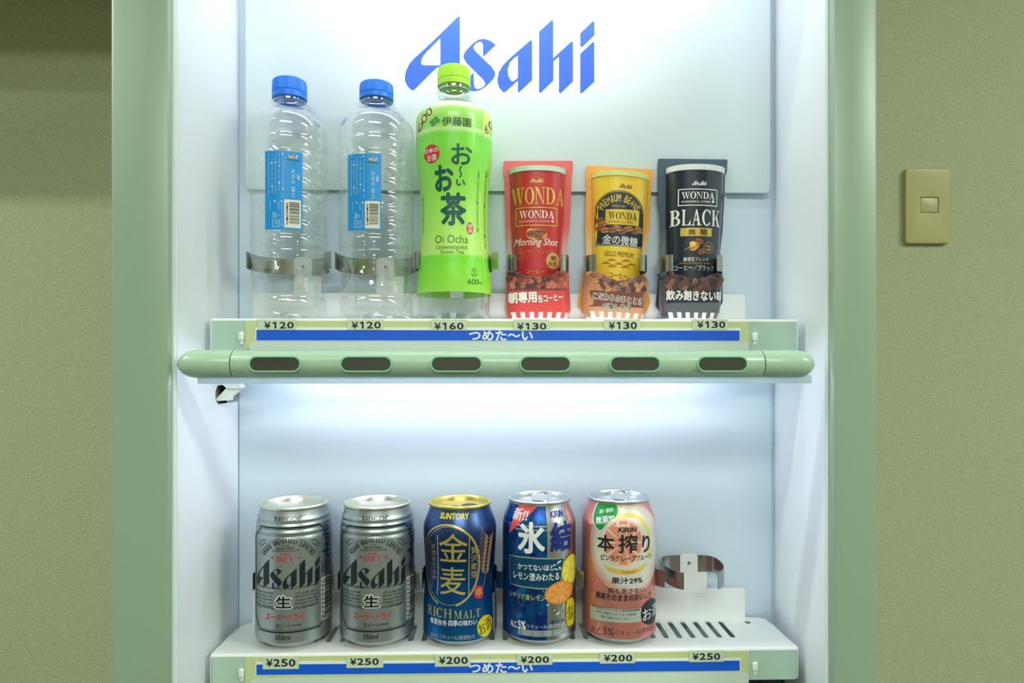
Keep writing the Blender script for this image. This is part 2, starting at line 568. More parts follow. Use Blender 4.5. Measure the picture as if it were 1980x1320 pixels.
class Print:
    """Printed graphics laid flat in (u, v) metres, then wrapped onto a surface."""

    def __init__(self, uv, ox=0.0, oy=0.0, s=1.0):
        self.uvp = uv
        self.ox, self.oy, self.s = ox, oy, s
        self.ws = None
        self.items = []           # (verts2d, faces, material, layer)

    def crop(self, ox, oy, s):
        self.ox, self.oy, self.s = ox, oy, s
        return self

    def uv(self, x, y):
        return self.uvp(self.ox + x / self.s, self.oy + y / self.s)

    def box(self, x0, y0, x1, y1):
        xm, ym = (x0 + x1) / 2, (y0 + y1) / 2
        return (self.uv(x0, ym)[0], self.uv(x1, ym)[0], self.uv(xm, y1)[1], self.uv(xm, y0)[1])

    def text(self, s, x0, y0, x1, y1, m, layer=2, bold=0.0, shear=0.0, rot=0.0):
        vs, fs = text_geo(s, bold)
        self.items.append((fit(vs, self.box(x0, y0, x1, y1), shear, rot), fs, m, layer))

    def vtext(self, s, x0, y0, x1, y1, m, layer=2, bold=0.0):
        h = (y1 - y0) / len(s)
        for i, ch in enumerate(s):
            if ch != ' ':
                ya = y0 + i * h
                self.text(ch, x0, ya + h * .06, x1, ya + h * .94, m, layer, bold)

    def serif(self, s, x0, y0, x1, y1, m, layer=2, shear=0.0, gap=0.06):
        x, vs, fs = 0.0, [], []
        for ch in s:
            w, polys = serif_glyph(ch)
            lev = 0.0
            for loops in polys:
                v, f = tri_loops(loops)
                k = len(vs)
                lev += .05
                vs += [(x + p[0], p[1], lev) for p in v]
                fs += [tuple(i + k for i in t) for t in f]
            x += w + gap
        self.items.append((fit(vs, self.box(x0, y0, x1, y1), shear), fs, m, layer))

    def logo(self, x0, y0, x1, y1, m, layer=2, shear=0.0, rot=0.0):
        vs, fs = [], []
        for loops in LOGO:
            v, f = tri_loops(loops)
            k = len(vs)
            vs += [(p[0], -p[1]) for p in v]
            fs += [tuple(i + k for i in t) for t in f]
        self.items.append((fit(vs, self.box(x0, y0, x1, y1), shear, rot), fs, m, layer))

    def poly(self, loops, m, layer=1):
        if not isinstance(loops[0][0], (tuple, list)):
            loops = [loops]
        v, f = tri_loops([[self.uv(*p) for p in l] for l in loops])
        self.items.append((v, f, m, layer))

    def rect(self, x0, y0, x1, y1, m, layer=1):
        b = self.box(x0, y0, x1, y1)
        self.items.append(([(b[0], b[2]), (b[1], b[2]), (b[1], b[3]), (b[0], b[3])], [(0, 1, 2, 3)], m, layer))

    def frame(self, x0, y0, x1, y1, w, m, layer=2):
        b = self.box(x0, y0, x1, y1)
        wm = w / self.s / FPX * 0.6
        o = [(b[0], b[2]), (b[1], b[2]), (b[1], b[3]), (b[0], b[3])]
        i = [(b[0] + wm, b[2] + wm), (b[1] - wm, b[2] + wm), (b[1] - wm, b[3] - wm), (b[0] + wm, b[3] - wm)]
        v, f = tri_loops([o, i])
        self.items.append((v, f, m, layer))

    def ell(self, cx, cy, rx, ry, m, layer=1, inner=0.0, n=36, rot=0.0, a0=0.0, a1=2 * pi, wob=0.0):
        b = self.box(cx - rx, cy - ry, cx + rx, cy + ry)
        uc, vc, ru, rv = (b[0] + b[1]) / 2, (b[2] + b[3]) / 2, (b[1] - b[0]) / 2, (b[3] - b[2]) / 2
        full = abs(a1 - a0 - 2 * pi) < 1e-6
        ang = [a0 + (a1 - a0) * i / n for i in range(n if full else n + 1)]
        c, s = cos(rot), sin(rot)

        def pt(a, k):
            k = k * (1 + wob * sin(a * 9))
            x, y = ru * k * cos(a), rv * k * sin(a)
            return (uc + x * c - y * s, vc + x * s + y * c)
        if inner > 0 and full:
            v, f = tri_loops([[pt(a, 1) for a in ang], [pt(a, inner) for a in ang]])
        elif inner > 0:
            v, f = tri_loops([[pt(a, 1) for a in ang] + [pt(a, inner) for a in reversed(ang)]])
        elif full:
            v, f = tri_loops([[pt(a, 1) for a in ang]])
        else:
            v, f = tri_loops([[(uc, vc)] + [pt(a, 1) for a in ang]])
        self.items.append((v, f, m, layer))

    def stroke(self, pts, w, m, layer=2, closed=False):
        """Line of width w (tracing units) through tracing points."""
        P2 = [self.uv(*p) for p in pts]
        wm = w / (self.ws or self.s) / FPX * 0.61 / 2
        self.stroke_uv(P2, wm, m, layer, closed)

    def stroke_uv(self, P2, wm, m, layer=2, closed=False):
        n = len(P2)
        L, R = [], []
        for i in range(n):
            a = P2[i - 1] if (i > 0 or closed) else P2[i]
            b = P2[(i + 1) % n] if (i < n - 1 or closed) else P2[i]
            dx, dy = b[0] - a[0], b[1] - a[1]
            d = sqrt(dx * dx + dy * dy) or 1e-9
            nx, ny = -dy / d * wm, dx / d * wm
            L.append((P2[i][0] + nx, P2[i][1] + ny))
            R.append((P2[i][0] - nx, P2[i][1] - ny))
        fs = []
        for i in range(n if closed else n - 1):
            j = (i + 1) % n
            fs.append((i, j, n + j, n + i))
        self.items.append((L + R, fs, m, layer))

    def arc_text(self, s, cx, cy, r, a0, a1, h, m, layer=2, bold=0.0, ry=None, wf=.42):
        """Letters along an arc (tracing units); angles in degrees from straight up, clockwise."""
        n = len(s)
        for i, ch in enumerate(s):
            if ch == ' ':
                continue
            a = radians(a0 + (a1 - a0) * i / (n - 1))
            x, y = cx + r * sin(a), cy - (ry or r) * cos(a)
            w = h * (0.2 if ch in "I.,'" else wf)
            self.text(ch, x - w / 2, y - h / 2, x + w / 2, y + h / 2, m, layer, bold, 0.0, -a)

    def emit(self, bm, mats, surf, du=0.0025, dv=None):
        """Cut along u (and v), wrap with surf(u, v, offset) and add to bm."""
        if not self.items:
            return
        tmp = bmesh.new()
        for (vs, fs, m, layer) in self.items:
            if m not in mats:
                mats.append(m)
            mi = mats.index(m)
            bv = [tmp.verts.new((p[0], p[1], 0.00010 * (layer + (p[2] if len(p) > 2 else 0.0)))) for p in vs]
            for f in fs:
                if len(set(f)) < 3:
                    continue
                try:
                    fc = tmp.faces.new([bv[i] for i in f])
                    fc.material_index = mi
                except ValueError:
                    pass

        def cuts(axis, step):
            lo = min(v.co[axis] for v in tmp.verts)
            hi = max(v.co[axis] for v in tmp.verts)
            k = math.floor(lo / step) + 1
            while k * step < hi:
                c = [0, 0, 0]
                nn = [0, 0, 0]
                c[axis] = k * step
                nn[axis] = 1
                bmesh.ops.bisect_plane(tmp, geom=tmp.verts[:] + tmp.edges[:] + tmp.faces[:], plane_co=c, plane_no=nn, dist=1e-7)
                k += 1
        if du:
            cuts(0, du)
        if dv:
            cuts(1, dv)
        idx = {}
        for v in tmp.verts:
            idx[v] = bm.verts.new(surf(v.co.x, v.co.y, v.co.z))
        for f in tmp.faces:
            a = sum(((f.verts[i].co.x * f.verts[(i + 1) % len(f.verts)].co.y - f.verts[(i + 1) % len(f.verts)].co.x * f.verts[i].co.y)
                     for i in range(len(f.verts))))
            vs = [idx[v] for v in f.verts]
            if a < 0:
                vs.reverse()
            try:
                nf = bm.faces.new(vs)
                nf.material_index = f.material_index
            except ValueError:
                pass
        tmp.free()


def cyl_uv(cx, cy, zb, R):
    """Photo pixel -> (arc length, height) on an upright cylinder."""
    def f(px, py):
        d = ray(px, py)
        A = d.x * d.x + d.y * d.y
        B = -2 * (d.x * cx + d.y * cy)
        C = cx * cx + cy * cy - R * R
        disc = B * B - 4 * A * C
        t = (-B - sqrt(disc)) / (2 * A) if disc > 0 else -B / (2 * A)
        x, y, z = d.x * t - cx, d.y * t - cy, d.z * t
        return R * atan2(x, -y), z - zb
    return f


def flat_uv(Y, x0=0.0, z0=0.0, rot=0.0):
    """Photo pixel -> (u, v) on the plane at depth Y, about (x0, z0), with a tilt taken out."""
    def f(px, py):
        X, Z = P(px, py, Y)
        X, Z = X - x0, Z - z0
        return X * cos(rot) - Z * sin(rot), X * sin(rot) + Z * cos(rot)
    return f


# ================================================================== ROOM
YW = 1.066                      # wallpapered wall behind the machine
bm = bmesh.new(); add_box(bm, -2.4, 2.4, YW, YW + 0.1, 0, 2.62)
struct(obj('wall_back', bm, M_WALL, smooth=False), 'beige textured wallpaper wall behind the vending machine', 'wall')
bm = bmesh.new(); add_box(bm, -2.5, -2.4, -2.4, YW + 0.1, 0, 2.62)
struct(obj('wall_left', bm, M_PLASTER, smooth=False))
bm = bmesh.new(); add_box(bm, 2.4, 2.5, -2.4, YW + 0.1, 0, 2.62)
struct(obj('wall_right', bm, M_PLASTER, smooth=False))
bm = bmesh.new(); add_box(bm, -2.5, 2.5, -2.5, -2.4, 0, 2.62)
struct(obj('wall_front', bm, M_PLASTER, smooth=False))
bm = bmesh.new(); add_box(bm, -2.5, 2.5, -2.5, YW + 0.1, -0.1, 0)
struct(obj('floor', bm, M_FLOOR, smooth=False))
bm = bmesh.new(); add_box(bm, -2.5, 2.5, -2.5, YW + 0.1, 2.52, 2.62)
struct(obj('ceiling', bm, M_PLASTER, smooth=False))
bm = bmesh.new(); add_box(bm, -2.4, -0.02, YW - 0.30, YW, CZ + 0.556, 2.52)
struct(obj('trim_1', bm, M_WALL, smooth=False), 'wallpapered soffit beam along the top of the left wall', 'beam')

# light switch on the right
sx0, sz1 = P(1751, 325, YW - .008)
sx1, sz0 = P(1838, 471, YW - .008)
sw = thing('light_switch', 'beige wall light switch plate with one square button, right of the machine', 'light switch',
           ((sx0 + sx1) / 2, YW, CZ + (sz0 + sz1) / 2))
w, h = (sx1 - sx0) / 2, (sz1 - sz0) / 2
bx0, bz1 = P(1781, 382, YW - .008)
bx1, bz0 = P(1814, 410, YW - .008)
ox, oz = (sx0 + sx1) / 2, (sz0 + sz1) / 2
bm = bmesh.new()
add_prism(bm, [rrect(-w, w, -h, h, .006), [(bx0 - ox - .0006, bz0 - oz - .0006), (bx0 - ox - .0006, bz1 - oz + .0006), (bx1 - ox + .0006, bz1 - oz + .0006), (bx1 - ox + .0006, bz0 - oz - .0006)]],
          XZ, -.0085, -.0002)
es = [e for e in bm.edges if all(abs(v.co.y + .0085) < 1e-6 for v in e.verts) and len(e.link_faces) == 2
      and any(abs(f.normal.y) < .5 for f in e.link_faces)]
bmesh.ops.bevel(bm, geom=es, offset=.0016, segments=3, profile=.5, affect='EDGES')
obj('switch_plate', bm, M_SWITCH, sw)
bm = bmesh.new(); add_box(bm, bx0 - ox, bx1 - ox, -.0075, -.0005, bz0 - oz, bz1 - oz, .0006)
obj('switch_button', bm, M_SWITCHB, sw)

# ================================================================== VENDING MACHINE
YF = 0.520                      # front face of the door frame
YO = 0.532                      # where the lit bay begins
YB = 0.662                      # rear wall of the bay
XLf, XRf = PX(334, YO), PX(1609, YO)
XLb, XRb = PX(463, YB), PX(1497, YB)
BT, BB = 0.430, -0.300          # bay top and bottom, relative to the camera
PL0, PL1 = PX(212, YF), PX(325.5, YF)
PR0, PR1 = PX(1612, YF), PX(1698, YF)
vm = thing('vending_machine', 'tall pale green vending machine with a brightly lit white display bay', 'vending machine', (0, 0, 0))


def zbox(name, x0, x1, y0, y1, z0, z1, m, bev=0.0, parent=vm):
    b = bmesh.new()
    add_box(b, x0, x1, y0, y1, CZ + z0, CZ + z1, bev)
    return obj(name, b, m, parent)


# cabinet: sides, top, base
bm = bmesh.new()
add_box(bm, PL0 + .004, PL0 + .022, .532, 1.045, .03, CZ + .53)
add_box(bm, PR1 - .022, PR1 - .004, .532, 1.045, .03, CZ + .53)
add_box(bm, PL0 + .004, PR1 - .004, .56, 1.045, CZ + .51, CZ + .53)
add_box(bm, PL0 + .004, PR1 - .004, 1.03, 1.045, .03, CZ + .53)
add_box(bm, PL0 + .004, PR1 - .004, .56, 1.045, .0, .05)
obj('cabinet', bm, M_CAB, vm)
zbox('frame_post', PL0, PL1, YF, .5315, -1.25, .53, M_POST, .0035)
zbox('frame_post', PR0, PR1, YF, .5315, -1.25, .53, M_POST, .0035)
zbox('header_panel', PL1, PR0, YF + .002, .56, BT, .53, M_POST, .002)
zbox('lower_door', PL1, PR0, YF + .002, .56, -1.25, BB, M_POST, .002)
zbox('gasket', PL1 + .0006, PX(331, YF + .006), YF + .006, .5315, BB, BT, M_GASKET, .0008)
zbox('gasket', PX(331, YF + .006), XLf - .0003, YF + .010, .5318, BB, BT, M_DARKGAP)
zbox('gasket', XRf + .0002, PR0 - .0004, YF + .008, .5315, BB, BT, M_GASKET, .0006)

# side panels of the bay; the left one has a notch for the shelf hook
nz0, nz1, ny = -.0375, -.0205, PX(413, .60)
k = (YB - YO)


def side_left(u, v, d):
    t = (u - YO) / k
    return (XLf + (XLb - XLf) * t - d, u, CZ + v)


def side_right(u, v, d):
    t = (u - YO) / k
    return (XRf + (XRb - XRf) * t + d, u, CZ + v)


notch_y = .608
arcn = [(notch_y + .0085 - .0085 * sin(a), (nz0 + nz1) / 2 - .0085 * cos(a)) for a in [i / 8 * pi for i in range(9)]]
outl = [(YO, BB), (YB, BB), (YB, nz0)] + arcn + [(YB, nz1), (YB, BT), (YO, BT)]
bm = bmesh.new(); add_prism(bm, [outl], side_left, 0, .003)
obj('side_panel', bm, M_BAY, vm, smooth=False)
bm = bmesh.new(); add_prism(bm, [[(YO, BB), (YB, BB), (YB, BT), (YO, BT)]], side_right, 0, .003)
obj('side_panel', bm, M_BAY, vm, smooth=False)
zbox('back_wall', XLb - .012, XRb + .012, YB, YB + .004, BB, BT, M_BACK)
_lr = P(1403, 372, .659)
_l2 = P(1490, 387, .659)
_l0 = XLb + .001
_lt = P(900, 366, .659)[1]
b_ = bmesh.new()
add_prism(b_, [[(_l0, BB), (_l2[0], BB), (_l2[0], _l2[1]), (_lr[0] + .002, _l2[1] + .0004), (_lr[0], _l2[1] + .0022), (_lr[0], _lt - .002), (_lr[0] - .002, _lt), (_l0, _lt)]],
          lambda u, v, d: (u, d, CZ + v), .6588, .6618)
obj('back_liner', b_, M_BACK, vm, smooth=False)
zbox('bay_ceiling', XLf - .002, XRf + .002, .56, YB + .004, BT, BT + .004, M_BAY)
zbox('bay_floor', XLf - .002, XRf + .002, .56, YB + .004, BB - .004, BB, mat('bay_floor_dark', (52, 60, 60), .5))


def tube(name, X0, X1, Y, z, r, strength, col):
    b = bmesh.new()
    n = 20
    prof = [(r * .2, 0), (r, 0), (r, X1 - X0), (r * .2, X1 - X0)]
    rings = []
    for rr, x in prof:
        rings.append([b.verts.new((X0 + x, Y + rr * cos(2 * pi * i / n), CZ + z + rr * sin(2 * pi * i / n))) for i in range(n)])
    for a, c in zip(rings, rings[1:]):
        for i in range(n):
            b.faces.new([a[i], a[(i + 1) % n], c[(i + 1) % n], c[i]])
    m = emit_mat(name + '_glow', col, strength)
    o = obj('fluorescent_tube', b, m, vm)
    for x in (X0, X1):
        b = bmesh.new()
        add_box(b, x - .006, x + .006, Y - .010, Y + .010, CZ + z - .010, CZ + z + .010, .002)
        obj('lamp_socket', b, M_BAY, o)


tube('upper_tube', -.215, .240, .560, .412, .008, TUBE_TOP * 8, (1.03, .96, 1.10))
tube('lower_tube', -.200, .215, .604, -.0015, .0075, TUBE_LOW * 8, (.97, .92, 1.14))

# ---- sign panel with the blue logo
YS = .6535
pa = bmesh.new()
px0, _ = P(475, 300, YS); px1, _ = P(1489, 300, YS)
pz0 = P(982, 369, YS)[1]
add_prism(pa, [rrect(px0, px1, pz0, BT - .004, .005, corners=(1, 1, 0, 0))], lambda u, v, d: (u, d, CZ + v), YS, YS + .003)
mats = [M_PANEL, M_LOGO]
pr = Print(flat_uv(YS), 770, 0, 4.95)
pr.logo(63, 165, 1877, 887, M_LOGO, 1)
pr.emit(pa, mats, lambda u, v, o: (u, YS - o, CZ + v), du=None)
tag(obj('sign_panel', pa, mats, None, smooth=False), 'white glossy backing panel with big blue logo lettering across it', 'sign')

# ================================================================== DISPLAY SHELVES
YSF = .584                      # front edge of the shelves
YSB = .655
SX0 = PX(407, YSF)
SX1 = PX(1543, YSF)
SLOT_R = P(1403, 1217, .628)[0]
CLIPW = .0150


def band_path_round(cx, cy, R, a_front, flare=.0055, n=26):
    """Plan path of a C clip around a cylinder: from left tip round the back to right tip."""
    pts = []
    aL = -a_front
    pts.append((cx + (R + .0006) * sin(aL), cy - R * cos(aL) - .003))
    for i in range(n + 1):
        a = aL - (2 * pi - 2 * a_front) * i / n
        pts.append((cx + R * sin(a), cy - R * cos(a)))
    pts.append((cx + (R + flare) * sin(a_front) + .001, cy - R * cos(a_front) - flare))
    return pts


def band_mesh(pts, z0, z1, th=.0006):
    b = bmesh.new()
    n = len(pts)
    L = []
    for i in range(n):
        a = pts[max(i - 1, 0)]
        c = pts[min(i + 1, n - 1)]
        dx, dy = c[0] - a[0], c[1] - a[1]
        d = sqrt(dx * dx + dy * dy)
        nx, ny = -dy / d * th / 2, dx / d * th / 2
        p = pts[i]
        L.append([b.verts.new((p[0] + nx, p[1] + ny, z0)), b.verts.new((p[0] - nx, p[1] - ny, z0)),
                  b.verts.new((p[0] - nx, p[1] - ny, z1)), b.verts.new((p[0] + nx, p[1] + ny, z1))])
    for i in range(n - 1):
        for j in range(4):
            jj = (j + 1) % 4
            b.faces.new([L[i][j], L[i][jj], L[i + 1][jj], L[i + 1][j]])
    b.faces.new(L[0]); b.faces.new(list(reversed(L[-1])))
    bmesh.ops.recalc_face_normals(b, faces=b.faces[:])
    return b


def make_shelf(label, zt, clips, tilt, hook=False):
    """zt: top surface height relative to the camera; clips: list of plan paths (with tab centre x)."""
    root = thing('display_shelf', label, 'shelf', (0, YSF, CZ + zt), 'lit display shelves in the bay')
    L = lambda x, y, z: (x, y - YSF, z)          # local coordinates
    b = bmesh.new()
    holes = []
    for i in range(34):
        x = SLOT_R - i * .01205
        if x > SX0 + .03:
            holes.append(rrect(x - .0024, x + .0024, .607, .646, .0023, 4))
    for x in (SX0 + .026, SX1 - .022):
        holes.append([(x - .003, .640), (x, .6385), (x + .003, .640), (x + .002, .646), (x - .002, .646)])
    add_prism(b, [[(SX0, YSF + .0022), (SX1, YSF + .0022), (SX1, YSF + .012), (SX1 - .002, YSB - .006), (SX1 - .008, YSB), (SX0 + .010, YSB), (SX0 + .003, YSB - .008), (SX0, YSF + .012)]] + holes,
              lambda u, v, d: L(u, v, d), -.0012, 0)
    bend = [(YSF + .0022 - .0022 * sin(a), -.0022 + .0022 * cos(a)) for a in [i / 6 * pi / 2 for i in range(7)]]
    for p0, p1 in zip(bend, bend[1:]):
        b.faces.new([b.verts.new(L(SX0, p0[0], p0[1])), b.verts.new(L(SX1, p0[0], p0[1])), b.verts.new(L(SX1, p1[0], p1[1])), b.verts.new(L(SX0, p1[0], p1[1]))][::-1])
    obj('shelf_tray', b, M_SHELF, root, smooth=False)
    b = bmesh.new()
    add_prism(b, [rrect(SX0 + .0012, SX1 - .0012, -.0275, -.0022, .002, corners=(1, 1, 0, 0))], lambda u, v, d: L(u, d, v), YSF, YSF + .0012)
    obj('fascia', b, M_FASCIA, root, smooth=False)
    for xs in (SX0, SX1):
        b = bmesh.new()
        add_prism(b, [rrect(YSF + .001, YSB - .01, -.0285, -.001, .003, corners=(1, 1, 1, 1))], lambda u, v, d: L(d, u, v),
                  xs - .0006 if xs < 0 else xs - .0004, xs + .0004 if xs < 0 else xs + .0006)
        obj('side_flange', b, M_SHELF, root, smooth=False)
    b = bmesh.new()
    add_prism(b, [rrect(PX(490, YSB), PX(1440, YSB), -.006, .0285, .003)], lambda u, v, d: L(u, d, v), YSB - .0010, YSB + .0003)
    obj('back_plate', b, M_SHELF, root, smooth=False)
    # price rail with the yellowed backing, banner and clear lower cover
    rail = bmesh.new()
    add_box(rail, PX(475, YSF), PX(1447, YSF), -.0008, -.0001, -.0262, -.0022)
    rail = obj('price_rail', rail, M_STRIP, root, smooth=False)
    bx0, bx1 = PX(497, YSF), PX(1429, YSF)
    xm = (bx0 + bx1) / 2
    b = bmesh.new()
    mats = [M_WHITE, M_BANNER]
    add_box(b, bx0 - .001, bx1 + .001, -.0013, -.0009, -.0192, -.0078)
    f0 = [f for f in b.faces]
    add_box(b, bx0, bx1, -.0015, -.0013, -.0187, -.0100, mi=1)
    vs, fs = text_geo('つめた〜い', 0.03)
    tw = PX(1030, YSF) - PX(907, YSF)
    tx = (PX(1030, YSF) + PX(907, YSF)) / 2
    vv = fit(vs, (tx - tw / 2, tx + tw / 2, -.0188, -.0100))
    bv = [b.verts.new((p[0], -.00156 - .0001 * p[2], p[1])) for p in vv]
    for f in fs:
        try:
            b.faces.new([bv[i] for i in f]).material_index = 0
        except ValueError:
            pass
    if tilt:
        for v in b.verts:
            v.co.z += (v.co.x - (bx1 - .03)) * tilt
    obj('banner_strip', b, mats, rail, smooth=False)
    b = bmesh.new()
    add_prism(b, [rrect(PX(485, YSF), PX(1446, YSF), -.0290, -.0196, .0035, corners=(0, 0, 1, 1))], lambda u, v, d: (u, d, v), -.0022, -.0016)
    obj('rail_cover', b, M_COVER, rail, smooth=False)
    for xx in (PX(468, YSF), PX(1459, YSF)):
        b = bmesh.new()
        add_box(b, xx - .0022, xx + .0022, -.0030, .0, -.0190, -.0115, .0012, 3)
        add_box(b, xx - .0012, xx + .0016, -.0016, .0, -.0225, -.0150, .0006, 2)
        obj('rail_catch', b, M_WHITE, root)
    # clips
    for (path, tabx) in clips:
        b = bmesh.new()
        tp = rrect(tabx - .0085, tabx + .0085, .024, .0622, .003, corners=(0, 0, 1, 1))
        tp = [tp[0], (tabx + .0175, .024), (tabx + .0175, .0445), (tabx + .0085, .0445)] + tp[2:]
        add_prism(b, [tp], lambda u, v, d: L(u, d, v), YSB - .0019, YSB - .0011)
        lt = [(tabx + .0015 * cos(a), .0535 + .0015 * sin(a)) for a in [i / 10 * 2 * pi for i in range(10)]]
        tabo = obj('clip_bracket', b, M_SHELF, root, smooth=False)
        b = bmesh.new()
        add_prism(b, [lt], lambda u, v, d: L(u, d, v), YSB - .0024, YSB - .0018)
        obj('rivet', b, M_STEEL, tabo, smooth=False)
        obj('spring_clip', band_mesh([(p[0], p[1] - YSF) for p in path], .0455, .0455 + CLIPW), M_STEEL, root)
    if hook:
        b = bmesh.new()
        Yh = .612
        f = flat_uv(Yh, 0, zt)
        top = [f(*p) for p in [(432, 743.5), (464, 741.5), (468.5, 749), (463, 751.5), (440, 750.5)]]
        arm = [f(*p) for p in [(437, 750.5), (463, 751.5), (468.5, 749), (461, 757), (449, 766), (447, 773.5), (421, 775), (416.5, 772)]]
        add_prism(b, [top], lambda u, v, d: L(u, d, v), Yh - .002, Yh + .008)
        add_prism(b, [arm], lambda u, v, d: L(u, d, v), Yh, Yh + .004)
        obj('shelf_hook', b, M_WHITE, root, smooth=False)
    return root


ZU, ZL = .0372, -.2470          # top surfaces of the two shelves
YC = .6205                      # row of cans and bottles
CAN_PX = [569.0, 730.0, 889.5, 1042.5, 1196.0]
CANX = [PX(p, YC) for p in CAN_PX]
CR = .0331


def clip_for(x, R, y=YC, af=1.32):
    return (band_path_round(x, y, R, af), x + .003)


def clip_dummy(xc, half=.0285, tip=.020, y0=.6546, y1=.6160):
    pts = [(xc - tip, y1), (xc - tip - .004, y1 + .001)] + q((xc - tip - .004, y1 + .001), (xc - half - .001, y1 + .006), (xc - half, y1 + .022), 6)[1:]
    pts += q((xc - half, y1 + .022), (xc - half, y0), (xc - half + .014, y0), 6)[1:]
    right = [(2 * xc - p[0], p[1]) for p in reversed(pts)]
    return (pts + right, xc)


BOT1, BOT2, TEA = PX(560, YC), PX(728, YC), PX(878, YC)
DUM = [PX(1041, .622), PX(1193, .622), PX(1340, .622)]
up_clips = [clip_for(BOT1, .0349), clip_for(BOT2, .0349), clip_for(TEA, .0345)]
for i, x in enumerate(DUM):
    up_clips.append(clip_dummy(x))
lo_clips = [clip_for(x, .0337) for x in CANX]
# the free clip of the empty place
ex = P(1336, 1092, .640)[0]
lo_clips.append((q((ex - .018, .600), (ex - .0305, .606), (ex - .0285, .636), 10) + q((ex - .0285, .636), (ex - .027, .6546), (ex - .014, .6546), 6)[1:] +
                 q((ex + .014, .6546), (ex + .0265, .6546), (ex + .0260, .636), 6) + q((ex + .0260, .636), (ex + .0265, .612), (ex + .0125, .600), 10)[1:],
                 P(1331, 1092, YSB)[0]))
make_shelf('upper display shelf holding clear bottles and coffee dummies', ZU, up_clips, 0.0, True)
make_shelf('lower display shelf holding beer and chuhai cans', ZL, lo_clips, -.0043)

# ---- price tags
TAGS = [('¥120', 499, 617.5, 572, 637.5, 511, 622, 569, 635, ZU, '¥120 price tag below the left clear water bottle'),
        ('¥120', 672, 617.5, 741, 637.5, 680, 621.5, 737, 635, ZU, '¥120 price tag below the second clear water bottle'),
        ('¥160', 834, 617.5, 903, 638.5, 840, 623.5, 897, 637, ZU, '¥160 price tag below the green tea bottle'),
        ('¥130', 993, 617.5, 1062, 639, 1000, 624, 1057, 637, ZU, '¥130 price tag below the red coffee dummy'),
        ('¥130', 1168, 617.5, 1238, 639, 1177, 622, 1232, 636, ZU, '¥130 price tag below the golden yellow coffee dummy'),
        ('¥130', 1339, 617.5, 1407, 637, 1348, 621, 1403, 634, ZU, '¥130 price tag below the black coffee dummy'),
        ('¥250', 508, 1270, 578, 1293, 515, 1273.5, 572, 1288, ZL, '¥250 price tag below the leftmost silver beer can'),
        ('¥250', 670, 1269, 741, 1290.5, 677, 1272, 733, 1285, ZL, '¥250 price tag below the second silver beer can'),
        ('¥200', 841, 1265, 910, 1288, 849, 1269, 905, 1283, ZL, '¥200 price tag below the dark blue beer can'),
        ('¥200', 1000, 1263, 1068, 1285, 1007, 1268, 1062, 1281, ZL, '¥200 price tag below the blue and silver lemon can'),
        ('¥200', 1160, 1260, 1228, 1282, 1168, 1265, 1223, 1278, ZL, '¥200 price tag below the pink grapefruit can'),
        ('¥250', 1333, 1257, 1399, 1279, 1339, 1262, 1393, 1275, ZL, '¥250 price tag below the empty spring clip')]
for (s, x0, y0, x1, y1, tx0, ty0, tx1, ty1, zt, lab) in TAGS:
    Yt = YSF - .0017
    f = flat_uv(Yt)
    b = bmesh.new()
    (ax0, _), (ax1, _) = f(x0, (y0 + y1) / 2), f(x1, (y0 + y1) / 2)
    az1, az0 = f((x0 + x1) / 2, y0)[1], f((x0 + x1) / 2, y1)[1]
    mats = [M_TAG]
    ccx, ccz = (ax0 + ax1) / 2, (az0 + az1) / 2
    add_box(b, ax0 - ccx, ax1 - ccx, -.0002, .0002, az0 - ccz, az1 - ccz)
    p = Print(f)
    p.text(s[0], tx0, ty0, tx0 + (tx1 - tx0) * .22, ty1, M_NAVY, 1, .02)
    n = len(s) - 1
    wd_ = (tx1 - tx0) * .78 / n
    for i, ch in enumerate(s[1:]):
        xa = tx0 + (tx1 - tx0) * .22 + wd_ * (i + .10)
        xb = xa + wd_ * .86
        if ch == '1':
            w1 = xb - xa
            p.poly([(xa + w1 * .42, ty0), (xa + w1 * .72, ty0), (xa + w1 * .72, ty1), (xa + w1 * .44, ty1), (xa + w1 * .44, ty0 + (ty1 - ty0) * .30), (xa + w1 * .12, ty0 + (ty1 - ty0) * .30), (xa + w1 * .12, ty0 + (ty1 - ty0) * .16)], M_NAVY, 1)
            continue
        p.text(ch, xa, ty0, xb, ty1, M_NAVY, 1, .025)
    p.emit(b, mats, lambda u, v, o: (u - ccx, -.0002 - o, v - ccz), du=None)
    o = obj('price_tag', b, mats, None, (ccx, Yt, CZ + ccz), smooth=False)
    tag(o, lab, 'price tag', 'price tags on the shelf fronts')

# ================================================================== BUTTON BAR
YBAR = .5285
BR = .0107
bx0 = PX(340, YBAR - .004); bx1 = PX(1578, YBAR - .004)
zc = P(960, 703.5, YBAR - BR)[1]
bar = thing('button_bar', 'pale green rounded bar with six dark oval selection buttons', 'button bar', (0, YBAR, CZ + zc))
BTN = [531.5, 708, 882.5, 1054.5, 1228, 1397]
bw = .0212
sp0, sp1 = PX(443, YBAR - BR), PX(1481, YBAR - BR)


